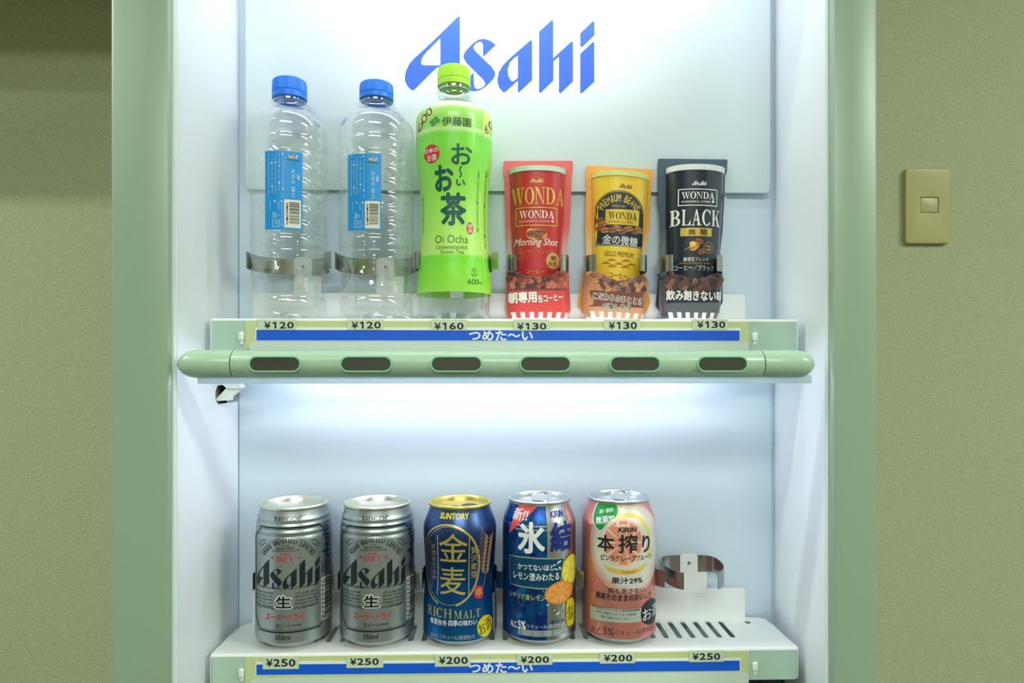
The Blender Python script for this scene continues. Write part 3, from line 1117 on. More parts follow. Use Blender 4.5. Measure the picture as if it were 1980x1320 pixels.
def bar_section(x0, x1, cap0, cap1, name):
    b = bmesh.new()
    n = 32
    prof = []
    if cap0:
        prof += [(BR * sin(a), x0 + BR * 1.35 * (1 - cos(a))) for a in [i / 8 * pi / 2 for i in range(9)]]
    else:
        prof += [(BR * .98, x0), (BR, x0 + .0004)]
    if cap1:
        prof += [(BR * cos(a), x1 - BR * 1.35 * (1 - sin(a))) for a in [i / 8 * pi / 2 for i in range(9)]]
    else:
        prof += [(BR, x1 - .0004), (BR * .98, x1)]
    rings = []
    for r, x in prof:
        r = max(r, .0002)
        rings.append([b.verts.new((x, -r * cos(2 * pi * i / n), r * sin(2 * pi * i / n))) for i in range(n)])
    for a, c in zip(rings, rings[1:]):
        for i in range(n):
            b.faces.new([a[i], a[(i + 1) % n], c[(i + 1) % n], c[i]])
    b.faces.new(rings[0]); b.faces.new(list(reversed(rings[-1])))
    bmesh.ops.recalc_face_normals(b, faces=b.faces[:])
    return obj(name, b, M_BAR, bar)


bar_section(sp0 + .0005, sp1 - .0005, False, False, 'bar_body')
bar_section(bx0, sp0 - .0003, True, False, 'bar_end')
bar_section(sp1 + .0003, bx1, False, True, 'bar_end')
b = bmesh.new()
add_box(b, PX(385, YBAR), PX(1566, YBAR), -.003, -.0016, -.0150, -.0085, .0003)
obj('bar_lip', b, M_DIFF, bar)


def stadium(hw, hh, n=10):
    pts = []
    for i in range(n + 1):
        a = -pi / 2 + pi * i / n
        pts.append((hw - hh + hh * cos(a), hh * sin(a)))
    for i in range(n + 1):
        a = pi / 2 + pi * i / n
        pts.append((-hw + hh + hh * cos(a), hh * sin(a)))
    return pts


for i, pxb in enumerate(BTN):
    xc = PX(pxb, YBAR - BR)
    bt = bmesh.new()
    add_prism(bt, [stadium(.0170, .0043)], lambda u, v, d: (xc + u, d, v), -BR - .0002, -BR + .006)
    bo = obj('push_button', bt, M_LENS, bar, smooth=False)
    rg = bmesh.new()
    add_prism(rg, [stadium(.0197, .0060), stadium(.0185, .0050)], lambda u, v, d: (xc + u, d, v), -BR - .0008, -BR + .006)
    obj('button_ring', rg, M_RING, bo, smooth=False)
    rg = bmesh.new()
    add_prism(rg, [stadium(.0185, .0050), stadium(.0170, .0043)], lambda u, v, d: (xc + u, d, v), -BR - .0001, -BR + .006)
    obj('button_bezel', rg, mat('button_bezel', (48, 92, 74), .2), bo, smooth=False)

# ================================================================== CANS
G = dict(
    black=mat('ink_black', (22, 34, 42), .4, .1), red=mat('ink_red', (205, 40, 60), .4, .1), white=mat('ink_white', (235, 240, 240), .4),
    gold=mat('ink_gold', (214, 196, 110), .32, .6), yellow=mat('ink_yellow', (240, 225, 40), .4), blue=mat('ink_blue', (30, 52, 140), .35, .3))


def can_profile(style):
    if style == 'old':            # stepped neck with ridges
        pts = [(0.0, .0250), (.0010, .0258), (.0036, .0290), (.0056, .0320), (.0070, CR), (.094, CR), (.0960, .0330), (.0972, .0323), (.0984, .0321),
               (.1000, .0327), (.1012, .0327), (.1026, .0317), (.1038, .0315), (.1054, .0320), (.1064, .0320), (.1078, .0310), (.1088, .0308), (.1102, .0312), (.1112, .0311), (.1128, .0300), (.1140, .0297), (.1165, .0289), (.1190, .0285)]
        lid = .0299
    else:
        pts = [(0.0, .0250), (.0010, .0258), (.0036, .0290), (.0056, .0320), (.0070, CR), (.0985, CR), (.1015, .0327), (.105, .0316), (.110, .0296),
               (.1145, .0279), (.1165, .0272), (.1190, .0268)]
        lid = .0284
    return pts, lid


def build_can(root, style, body_mat, prints, lid_mat, waist=0.0, tab='none', rim_mat=M_ALU, dh=0.0):
    pts, rl = can_profile(style)
    pts = [(z + dh if z > .09 else z, r) for z, r in pts]

    def r_at(v):
        r = lerp_prof(pts, v)
        if waist:
            r -= waist * math.exp(-((v - .062) / .024) ** 2)
        return r
    zs = sorted(set([p[0] for p in pts] + [.0105 + i * .0035 for i in range(24)]))
    b = bmesh.new()
    mats = [body_mat, rim_mat]
    prof = [(r_at(z), z) for z in zs]
    lowp = [p for p in prof if p[1] <= .0070]
    highp = [p for p in prof if p[1] >= .0070]
    add_lathe(b, [(.0005, .006), (.018, .0045), (.0240, .0005)] + lowp, 96, 1)
    add_lathe(b, highp, 96, 0)
    prints.emit(b, mats, lambda u, v, o: ((r_at(v) + o) * sin(u / CR), -(r_at(v) + o) * cos(u / CR), max(.0066, min(v, .1184 + dh))), du=.0028, dv=.004)
    obj('can_body', b, mats, root, angle=50)
    # lid: seam rim, countersink, panel
    H = .1220
    b = bmesh.new()
    add_lathe(b, [(rl - .0016, .1187), (rl - .0004, .1190), (rl, .1197), (rl, .1210), (rl - .0005, .1218), (rl - .0013, H), (rl - .0022, .1215),
                  (rl - .0030, .1185), (rl - .0040, .1158), (rl - .0050, .1155), (rl - .0056, .1160), (rl - .0062, .1172), (.012, .1174), (.0003, .1174)], 72, 0)
    lid = obj('lid', b, lid_mat, root, (0, 0, dh), angle=50)
    dark = mat('can_mouth_dark', (60, 66, 78), .5)
    if tab == 'open':
        b = bmesh.new()
        add_prism(b, [[(.0085 + .0075 * cos(a) , -.002 + .0095 * sin(a)) for a in [i / 20 * 2 * pi for i in range(20)]]], lambda u, v, d: (u, v, d), .1168, .11755)
        obj('mouth_opening', b, dark, lid, smooth=False)
        b = bmesh.new()
        add_prism(b, [[(-.004 + .0028 * cos(a), -.006 + .0028 * sin(a)) for a in [i / 12 * 2 * pi for i in range(12)]]], lambda u, v, d: (u, v, d), .1168, .11758)
        obj('rivet_hole', b, dark, lid, smooth=False)
        b = bmesh.new()
        pth = [(-.019, .004, .1176), (-.012, .003, .1178), (-.004, -.002, .1180), (.004, -.010, .1182), (.003, -.013, .1180), (-.006, -.012, .1178)]
        for a_, c_ in zip(pth, pth[1:]):
            d_ = Vector(c_) - Vector(a_)
            nn = Vector((-d_.y, d_.x, 0)).normalized() * .0008
            vs = [b.verts.new(Vector(a_) + nn), b.verts.new(Vector(a_) - nn), b.verts.new(Vector(c_) - nn), b.verts.new(Vector(c_) + nn)]
            b.faces.new(vs)
        obj('score_line', b, lid_mat, lid)
    if tab == 'ring':
        # pull tab bent up from its rivet toward the back right, mouth pressed in at the front
        b = bmesh.new()
        add_prism(b, [[(-.004 + .0095 * cos(a), -.0125 + .0062 * sin(a)) for a in [i / 20 * 2 * pi for i in range(20)]]], lambda u, v, d: (u, v, d), .1168, .11755)
        obj('mouth_opening', b, dark, lid, smooth=False)
        b = bmesh.new()
        outer = [(-.0078, -.010), (.0078, -.010), (.0082, .006), (.0070, .0125), (.0035, .0155), (-.0035, .0155), (-.0070, .0125), (-.0082, .006)]
        hole = [(-.0040, .005), (.0040, .005), (.0044, .009), (.0030, .0122), (-.0030, .0122), (-.0044, .009)]
        A = radians(10)
        rz = radians(-22)

        def tabp(u, v, d):
            y = v * cos(A) - d * sin(A)
            z = v * sin(A) + d * cos(A)
            return (.002 + u * cos(rz) - y * sin(rz), -.002 + u * sin(rz) + y * cos(rz), .1206 + z)
        add_prism(b, [chaikin(outer, 2), chaikin(hole, 1)], tabp, 0, .0011)
        obj('pull_tab', b, mat('tab_aluminium', (228, 232, 232), .2, .9), lid, smooth=False)
    return root


# ---- silver beer cans (two alike)
M_SILVER = mat('can_silver', (170, 180, 184), .36, .85)
fB = cyl_uv(CANX[1], YC, ZL, CR)
pr = Print(fB, 480, 930, 3.882)
pr.text('"KARAKUCHI"', 838, 268, 1062, 302, G['black'], 2, .012, .25)
# octagonal border line
vt, vb = pr.uv(957, 349)[1], pr.uv(957, 1127)[1]
uc = pr.uv(957, 700)[0]
hw = .0372
ch = .0085


def octo(s):
    w_, t_, b_, c_ = hw - s, vt - s, vb + s, ch
    return [(uc - w_, b_ + c_ * 1.3), (uc - w_ + c_, b_), (uc + w_ - c_, b_), (uc + w_, b_ + c_ * 1.3), (uc + w_, t_ - c_ * 1.1), (uc + w_ - c_, t_), (uc - w_ + c_, t_), (uc - w_, t_ - c_ * 1.1)]


pr.stroke_uv(octo(0), .00068, G['black'], 2, True)
pr.stroke_uv(octo(.0017), .00014, G['black'], 2, True)
pr.arc_text('ASAHI BREWERIES, LIMITED', 955, 640, 212, -58, 58, 36, G['black'], 2, .015, ry=198)
pr.stroke([(957 + 232 * sin(radians(a)), 640 - 232 * cos(radians(a)) * .98) for a in range(-62, 63, 6)], 3, G['black'])
for sgn in (-1, 1):
    pr.stroke([(957 + sgn * 165, 440), (957 + sgn * 190, 430), (957 + sgn * 222, 470), (957 + sgn * 205, 480), (957 + sgn * 170, 455)], 5, G['black'])
pr.text('STAMP', 910, 474, 968, 486, G['black'], 2)
pr.text('DRAFT BEER', 868, 491, 1002, 507, G['black'], 2, .008, .2)
pr.text('THE BEER FOR ALL SEASONS', 838, 512, 1040, 525, G['black'], 2)
pr.text('SUPER', 900, 536, 975, 553, G['red'], 2, .01, .2)
pr.serif('DRY', 868, 562, 1008, 602, G['red'], 2, .2)
pr.text('"', 832, 560, 852, 578, G['red'], 2, .02, .3)
pr.text('"', 1030, 560, 1050, 578, G['red'], 2, .02, .3)
pr.logo(712, 588, 1178, 808, G['black'], 2)
lines = [('THIS BEER IS BREWED FROM QUALITY INGREDIENTS', 715, 1165, 800), ('BY USING OUR PURE', 712, 845, 826), ('CULTURE YEAST AND', 712, 845, 851),
         ('ADVANCED BREWING', 708, 845, 876), ('TECHNIQUES. CRISP', 708, 845, 901), ('AND DRY DRAFT BEER', 706, 845, 926),
         ('LET US BE GREAT', 1010, 1168, 826), ('BREWING TECHNIQUE', 1010, 1168, 851), ('DRAUGHT BEER DRY', 1010, 1168, 876), ('PROBABLY FOR THE', 1010, 1168, 901),
         ('ALL YEAR ROUND', 1010, 1168, 926), ('ENJOY THE GREAT TASTE OF ASAHI BEER', 722, 1150, 955)]
for (s, xa, xb, y) in lines:
    pr.text(s, xa, y - 8, xb, y + 8, G['black'], 2)
pr.text('生', 858, 848, 992, 954, G['white'], 2, .075)
pr.text('生', 866, 856, 984, 948, G['black'], 3, .035)
pr.text('スーパードライ', 788, 990, 1080, 1042, G['red'], 2, .02, .12)
pr.text('生ビール', 865, 1062, 980, 1096, G['black'], 2, 0, .15)
pr.text('非熱処理', 985, 1066, 1052, 1078, G['black'], 2, .01)
pr.text('350ml', 864, 1148, 974, 1186, G['black'], 2, .012)
# the side panel is read off the left can
fA = cyl_uv(CANX[0], YC, ZL, CR)
pr.uvp = fA
pr.crop(480, 930, 9.9)
c1 = lambda x, y: (480 + x / 9.9, 930 + y / 9.9)
pr.crop(480, 930, 3.882)
ubar0, ubar1 = fA(480 + 545 / 3.882, 930 + 950 / 3.882)[0], fA(480 + 628 / 3.882, 930 + 950 / 3.882)[0]
vb0, vb1 = .0200, .0580


def uv_rect(pr, u0, u1, v0, v1, m, layer):
    pr.items.append(([(u0, v0), (u1, v0), (u1, v1), (u0, v1)], [(0, 1, 2, 3)], m, layer))


uv_rect(pr, ubar0, ubar0 + .0195, vb0, vb1, mat('barcode_ground', (205, 212, 208), .5, .3), 2)
rb = random.Random(3)
v = vb0 + .002
while v < vb1 - .002:
    hgt = rb.choice([.0004, .0007, .0010, .0014])
    uv_rect(pr, ubar0 + .004, ubar0 + .018, v, v + hgt, G['black'], 3)
    v += hgt + rb.choice([.0005, .0008, .0012])
for i in range(9):
    uv_rect(pr, ubar0 + .0012, ubar0 + .0026, vb0 + .003 + i * .0038, vb0 + .0052 + i * .0038, G['black'], 3)
vs, fs = [], []
for loops in LOGO:
    vv_, ff_ = tri_loops(loops)
    k = len(vs)
    vs += [(p[1], p[0]) for p in vv_]
    fs += [tuple(i + k for i in t) for t in ff_]
pr.items.append((fit(vs, (ubar0 + .001, ubar0 + .0135, .0735, .1030)), fs, mat('ink_blue_dark', (26, 52, 88), .4, .2), 2))
for i in range(7):
    vs, fs = text_geo('非熱処理麦芽使用生ビール', 0.0)
    pr.items.append((fit([(p[1], -p[0], 0) for p in vs], (ubar0 + .001 + i * .0025, ubar0 + .0028 + i * .0025, .060, .0715)), fs, mat('ink_blue_dark', (26, 52, 88)), 2))

c1r = thing('beer_can', 'silver beer can with black lettering, leftmost on the lower shelf', 'can', (CANX[0], YC, CZ + ZL), 'beer and chuhai cans on the lower shelf')
build_can(c1r, 'old', M_SILVER, pr, mat('lid_cream_aluminium', (218, 220, 204), .3, .85))


def copy_tree(root, loc, label):
    r = root.copy(); COL.objects.link(r); r.location = loc; r['label'] = label
    for chd in list(root.children):
        c = chd.copy(); COL.objects.link(c); c.parent = r
        for g in list(chd.children):
            d = g.copy(); COL.objects.link(d); d.parent = c
    return r


copy_tree(c1r, (CANX[1], YC, CZ + ZL), 'silver beer can with black lettering, beside the dark blue can')

# ---- dark blue malt can
M_MALT = ramp_mat('can_malt_blue', [(0, (22, 112, 188)), (.35, (10, 80, 158)), (.7, (22, 56, 110)), (1, (70, 96, 150))], .01, .116, .28, .75)
pr = Print(cyl_uv(CANX[2], YC, ZL, CR), 800, 930, 3.882)
pr.text('SUNTORY', 174, 250, 428, 296, G['yellow'], 2, .035, .1)
pr.ell(292, 640, 212, 312, G['gold'], 2, .962, 60, a0=radians(-75), a1=radians(252))
pr.ell(292, 640, 200, 296, G['gold'], 2, .985, 60, a0=radians(-110), a1=radians(268))
pr.text('金', 188, 396, 406, 610, G['gold'], 3, .005)
pr.text('麦', 193, 648, 392, 858, G['gold'], 3, .005)
pr.stroke([(179, 405), (172, 850)], 7, G['gold'])
pr.stroke([(419, 405), (416, 862)], 7, G['gold'])
pr.vtext('天然水仕込み', 130, 470, 160, 742, G['gold'], 2)
pr.vtext('贅沢麦芽', 430, 486, 484, 735, G['gold'], 2)
M_WHEAT = mat('ink_wheat', (170, 135, 105), .4, .3)
stemp = q((575, 420), (575, 640), (525, 800), 8)
pr.stroke(stemp, 7, M_WHEAT)
for i in range(10):
    y = 420 + i * 29
    x = 566 - i * 2.2
    for sg in (-1, 1):
        pr.poly(chaikin([(x, y + 22), (x + sg * 24, y + 2), (x + sg * 34, y - 34), (x + sg * 10, y - 18)], 1), M_WHEAT, 2)
        pr.stroke([(x + sg * 28, y - 24), (x + sg * 46 - 16, y - 84)], 3.5, M_WHEAT)
for x in (96, 108, 122):
    pr.stroke(q((x + 12, 440), (x - 20, 640), (x + 20, 800), 8), 3, M_WHEAT)
pr.poly(chaikin([(458, 790), (525, 782), (528, 878), (456, 886)], 1), G['red'], 2)
pr.text('申', 470, 802, 514, 870, G['gold'], 3, .02)
pr.serif('RICH', 106, 950, 285, 1022, G['gold'], 2)
pr.serif('MALT', 302, 970, 500, 1030, G['gold'], 2)
pr.text('春夏秋冬', 126, 1034, 250, 1078, G['white'], 2, .01)
pr.text('四季の味わい', 260, 1042, 474, 1088, G['white'], 2, .01)
pr.text('Alc.5% リキュール(発泡性)②', 130, 1156, 458, 1196, mat('ink_pale', (170, 190, 170), .5), 2)
pr.ell(531, 1086, 56, 80, mat('badge_yellow', (225, 205, 20), .4, .2), 3)
pr.text('お酒', 484, 1040, 580, 1132, G['black'], 4, 0, 0, .35)
pr.rect(596, 830, 628, 1110, mat('barcode_ground', (205, 212, 208)), 2)
for i in range(26):
    pr.rect(600, 836 + i * 10.4, 626, 840 + i * 10.4 + (i * 7 % 3), G['black'], 3)
r_ = thing('beer_can', 'dark blue beer can with gold ring and gold lid', 'can', (CANX[2], YC, CZ + ZL), 'beer and chuhai cans on the lower shelf')
build_can(r_, 'new', M_MALT, pr, mat('lid_gold', (214, 200, 110), .3, .75), .0018, 'open')

# ---- blue and silver lemon can
M_ICE = mat('can_bright_silver', (205, 210, 212), .26, 1.0)
pr = Print(cyl_uv(CANX[3], YC, ZL, CR), 800, 930, 3.882)
M_ICEB = noise_bump(mat('can_ice_blue', (16, 60, 160), .3, .6), 1.0, .15, .0005, (160, 160, 90), ((14, 44, 132), (12, 96, 160)))
ub0 = -.062
ub1 = pr.uv(1003, 700)[0]
uv_rect(pr, ub0, ub1, .0072, .1215, M_ICEB, 1)
pr.poly([(757, 180), (922, 203), (718, 392)], mat('ink_coral', (232, 84, 84), .4), 2)
pr.text('新!!', 728, 208, 850, 300, G['white'], 3, .02, .12)
pr.text('KIRIN', 1036, 226, 1142, 276, G['blue'], 3, .03, .1)
pr.text('氷', 782, 308, 986, 545, G['white'], 3, .035)
pr.text('結', 1022, 305, 1180, 528, G['blue'], 3, .03)
sg_ = [(722, 552), (860, 572), (1003, 580), (1128, 574), (1112, 690), (1098, 795), (1003, 806), (860, 796), (728, 766)]
pr.poly(sg_, mat('sign_teal', (10, 78, 118), .35, .4), 3)
pr.stroke(sg_, 11, mat('sign_edge_silver', (200, 212, 205), .3, .8), 4, True)
pr.text('かつてないほど、', 784, 626, 1068, 672, G['white'], 5, .015)
pr.text('レモン澄みわたる', 752, 690, 1090, 748, G['white'], 5, .015)
pr.text('シチリア産レモン', 722, 848, 988, 892, mat('ink_lime', (190, 200, 90), .4), 3, .01)
for (cx, cy, rx, ry, c1_, c2_, ro) in ((1160, 665, 52, 112, (228, 205, 50), (240, 225, 90), -.2), (1085, 835, 105, 85, (225, 140, 60), (240, 165, 80), .1)):
    ma, mb = mat('fruit_%d' % cx, c1_, .4, .1), mat('pulp_%d' % cx, c2_, .4, .1)
    pr.ell(cx, cy, rx, ry, ma, 5, rot=ro)
    for j in range(7):
        pr.ell(cx, cy, rx * .84, ry * .84, mb, 6, 0, 6, ro, j * 2 * pi / 7 + .1, (j + 1) * 2 * pi / 7 - .1)
M_BUB = mat('ink_bubble', (215, 228, 230), .3, .3)
rb = random.Random(5)
for j in range(34):
    x, y = rb.uniform(940, 1130), rb.uniform(810, 1000)
    if j % 3 == 0:
        x, y = rb.uniform(1040, 1110), rb.uniform(590, 660)
    s = rb.uniform(3, 9)
    pr.ell(x, y, s, s, M_BUB, 7, 0, 10)
for j in range(16):
    x, y = rb.uniform(690, 960), rb.uniform(420, 1030)
    s = rb.uniform(18, 50)
    pr.poly([(x, y), (x + s, y - s * .5), (x + s * 1.3, y + s * .5), (x + s * .3, y + s)], mat('ice_facet_%d' % (j % 2), ((40, 110, 180), (8, 60, 130))[j % 2], .3, .6), 2)
pr.poly(chaikin([(1140, 900), (1170, 876), (1202, 872), (1202, 1060), (1170, 1086), (1142, 1080)], 1), mat('badge_yellow', (225, 205, 20)), 4)
pr.vtext('お酒', 1146, 930, 1196, 1040, G['black'], 5)
pr.text('ALC.', 730, 1044, 780, 1092, G['white'], 3, .01)
pr.text('5%', 784, 1046, 842, 1110, G['white'], 3, .03)
pr.text('リキュール(発泡性)①', 850, 1076, 1130, 1112, mat('ink_pale2', (190, 205, 215), .5), 3)
pr.text('果汁2.7%', 1030, 1036, 1130, 1066, G['blue'], 3)
pr.rect(786, 1122, 1150, 1166, mat('info_grey', (172, 184, 190), .5, .2), 3)
for j in range(2):
    pr.text('果汁入りお酒です飲酒は二十歳になってから', 794, 1126 + j * 20, 1142, 1142 + j * 20, G['black'], 4)
r_ = thing('chuhai_can', 'blue and silver lemon can with red corner flash and raised pull tab', 'can', (CANX[3], YC, CZ + ZL), 'beer and chuhai cans on the lower shelf')
build_can(r_, 'new', M_ICE, pr, mat('lid_silver', (206, 212, 214), .3, .85), 0, 'ring', dh=.0034)

# ---- pink grapefruit can
M_PINK = ramp_mat('can_pink', [(0, (222, 140, 128)), (.5, (226, 150, 140)), (1, (232, 150, 146))], .01, .116, .32, .6)
pr = Print(cyl_uv(CANX[4], YC, ZL, CR), 1100, 930, 3.8816)
for j, (rx, ry, c) in enumerate(((262, 350, (228, 176, 164)), (246, 325, (226, 196, 184)), (232, 305, (226, 214, 204)), (215, 282, (228, 226, 216)))):
    pr.ell(420, 500, rx, ry, mat('mist_%d' % j, c, .4, .2), 1 + j)
pr.ell(432, 470, 176, 224, mat('grapefruit_ring', (236, 214, 92), .4, .1), 5, .87, 48, a0=radians(-150), a1=radians(120))
pr.ell(420, 640, 150, 62, mat('grapefruit_under', (232, 176, 96), .4), 5)
pr.ell(410, 600, 172, 62, mat('mist_3', (228, 226, 216)), 6)
pr.ell(425, 640, 165, 34, mat('grapefruit_ring', (236, 214, 92)), 7, .80, 40, a0=radians(180), a1=radians(360))
pr.ell(404, 462, 152, 178, mat('grapefruit_pith', (228, 200, 178), .4), 8, wob=.02, n=54)
for j in range(10):
    pr.ell(404, 462, 138, 164, mat('grapefruit_flesh', (218, 140, 112), .4), 9, 0, 5, 0, j * 2 * pi / 10 + .07, (j + 1) * 2 * pi / 10 - .07)
rb = random.Random(9)
for j in range(60):
    a, d = rb.uniform(0, 2 * pi), rb.uniform(190, 235)
    pr.ell(410 + d * cos(a), 480 + d * 1.1 * sin(a), rb.uniform(2, 6), rb.uniform(2, 6), mat('droplet', (190, 205, 190), .3), 8, 0, 8)
pr.poly(chaikin([(170, 180), (200, 155), (350, 168), (380, 215), (372, 262), (330, 300), (290, 320), (245, 388), (195, 340), (165, 260)], 2), mat('sticker_white', (225, 240, 220), .4), 8)
pr.poly(chaikin([(178, 182), (205, 160), (345, 174), (371, 216), (364, 258), (322, 294), (284, 314), (244, 376), (200, 335), (172, 258)], 2), mat('sticker_green', (20, 150, 62), .3, .2), 9)
pr.text('香料・酸味料', 212, 212, 330, 244, G['white'], 10, .015, 0, .2)
pr.text('無添加', 200, 262, 342, 318, G['white'], 10, .02, 0, .2)
pr.text('KIRIN', 370, 345, 506, 382, G['black'], 10, .03, .08)
pr.text('本', 218, 400, 342, 525, G['black'], 10, .02)
pr.text('搾', 372, 398, 512, 540, G['black'], 10, .02)
pr.text('り', 545, 400, 600, 530, G['black'], 10, .02)
pr.text('ピンクグレープフルーツ', 245, 556, 608, 602, G['black'], 10, .012)
pr.text('果汁29%', 320, 720, 548, 770, G['black'], 10, .012)
pr.text('何も足さない。', 295, 802, 578, 842, G['black'], 10, .01)
pr.text('果実そのままのおいしさ', 205, 848, 610, 900, G['black'], 10, .012)
pr.poly([(165, 925), (300, 950), (540, 948), (540, 1050), (300, 1052), (165, 1026)], mat('info_silver', (196, 206, 196), .4, .4), 7)
for j, (xa, xb) in enumerate(((178, 530), (215, 500), (245, 440))):
    pr.text('果汁とお酒だけでつくりました香料酸味料糖類無添加'[:22 - j * 5], xa, 958 + j * 30, xb, 976 + j * 30, G['black'], 8)
pr.ell(592, 984, 56, 96, G['black'], 8)
pr.text('お酒', 548, 938, 648, 1030, G['white'], 9, 0, 0, .1)
pr.text('ALC.', 165, 1094, 250, 1150, mat('ink_brown', (110, 62, 60), .4), 3)
pr.text('5%', 258, 1098, 340, 1156, mat('ink_brown', (110, 62, 60)), 3, .015)
pr.text('リキュール(発泡性)①', 352, 1112, 640, 1160, mat('ink_brown', (110, 62, 60)), 3)
r_ = thing('chuhai_can', 'pink grapefruit can with green sticker, beside the empty spring clip', 'can', (CANX[4], YC, CZ + ZL), 'beer and chuhai cans on the lower shelf')
build_can(r_, 'new', M_PINK, pr, mat('lid_silver', (206, 212, 214)), 0, 'ring', dh=.0040)

# ================================================================== BOTTLES
def ribbed_cap(root, z0, z1, r, m):
    b = bmesh.new()
    n = 120
    h = z1 - z0
    prof = [(r * .96, z0, 0), (r, z0 + .0006, 0), (r, z0 + h * .26, 0), (r * .97, z0 + h * .29, 0), (r * .97, z0 + h * .33, 0), (r, z0 + h * .36, 1),
            (r * .985, z1 - h * .17, 1), (r * .95, z1 - h * .06, .4), (r * .88, z1 - .0003, 0), (r * .5, z1, 0), (.0003, z1, 0)]
    rings = []
    for (rr, z, kk) in prof:
        rings.append([b.verts.new(((rr - kk * (.00035 if i % 2 else 0)) * sin(2 * pi * i / n), -(rr - kk * (.00035 if i % 2 else 0)) * cos(2 * pi * i / n), z)) for i in range(n)])
    for a, c in zip(rings, rings[1:]):
        for i in range(n):
            b.faces.new([a[i], a[(i + 1) % n], c[(i + 1) % n], c[i]])
    b.faces.new(list(reversed(rings[0])))
    return obj('bottle_cap', b, m, root, angle=30)


def zpx(py, Y=YC):
    return (HOR - py) / FPX * Y - ZU


NECK = .0130
WB = [(0.0, .0270), (.0015, .0300), (.005, .0322), (.012, .0328), (.0185, .0326), (.0195, .0318), (.0215, .0322), (.024, .0328), (.054, .0338),
      (.058, .0338), (.0605, .0326), (.063, .0339)]
v = .066
while v < .140:
    WB += [(v + .003, .0342), (v + .0058, .0336), (v + .0074, .0327), (v + .0090, .0336)]
    v += .0122
WB += [(.143, .0341), (.150, .0343), (.1515, .0336), (.153, .0342), (.158, .0344), (.1595, .0337), (.161, .0342), (.167, .0344), (.171, .0341), (.1752, .0328), (.1792, .0304),
       (.1826, .0266), (.1856, .0214), (.1882, .0168), (.1912, .0141), (.1932, .0137), (.1936, .0136), (.1940, .0160), (.1948, .0165), (.1956, .0160), (.1962, .0134), (.1995, .0132), (.204, .0132)]


def water_bottle(x, label, prints, cap_top, tilt=0.0):
    root = thing('water_bottle', label, 'bottle', (x, YC, CZ + ZU), 'clear water bottles on the upper shelf', (0, tilt, 0))
    b = bmesh.new()

    def rm(a, z):
        d = 0.0
        if .022 < z < .058:
            t = (z - .022) / .036
            d -= .0013 * abs(sin(3.5 * a + 3.0 * t)) * sin(pi * t) + .0013 * abs(sin(3.5 * a - 3.0 * t)) * sin(pi * t)
        if z < .008:
            d -= .0012 * (1 - z / .008) * (0.5 + .5 * cos(5 * a))
        return d
    zs = [p[0] for p in WB]
    zs = sorted(set(zs + [.022 + i * .0018 for i in range(21)]))
    add_lathe(b, [(.0004, .0085), (.008, .0075), (.017, .0035), (.0235, .0004)] + [(lerp_prof(WB, z), z) for z in zs], 112, 0, rm)
    obj('bottle_body', b, M_PET, root, angle=60)
    b = bmesh.new()
    mats = [mat('label_blue', (0, 150, 228), .4)]
    prints.emit(b, mats, lambda u, v, o: ((.0347 + o) * sin(u / .034), -(.0347 + o) * cos(u / .034), v), du=.0028)
    obj('bottle_label', b, mats, root)
    ribbed_cap(root, .1982, cap_top, .0152, mat('cap_blue', (2, 122, 240), .4))
    return root


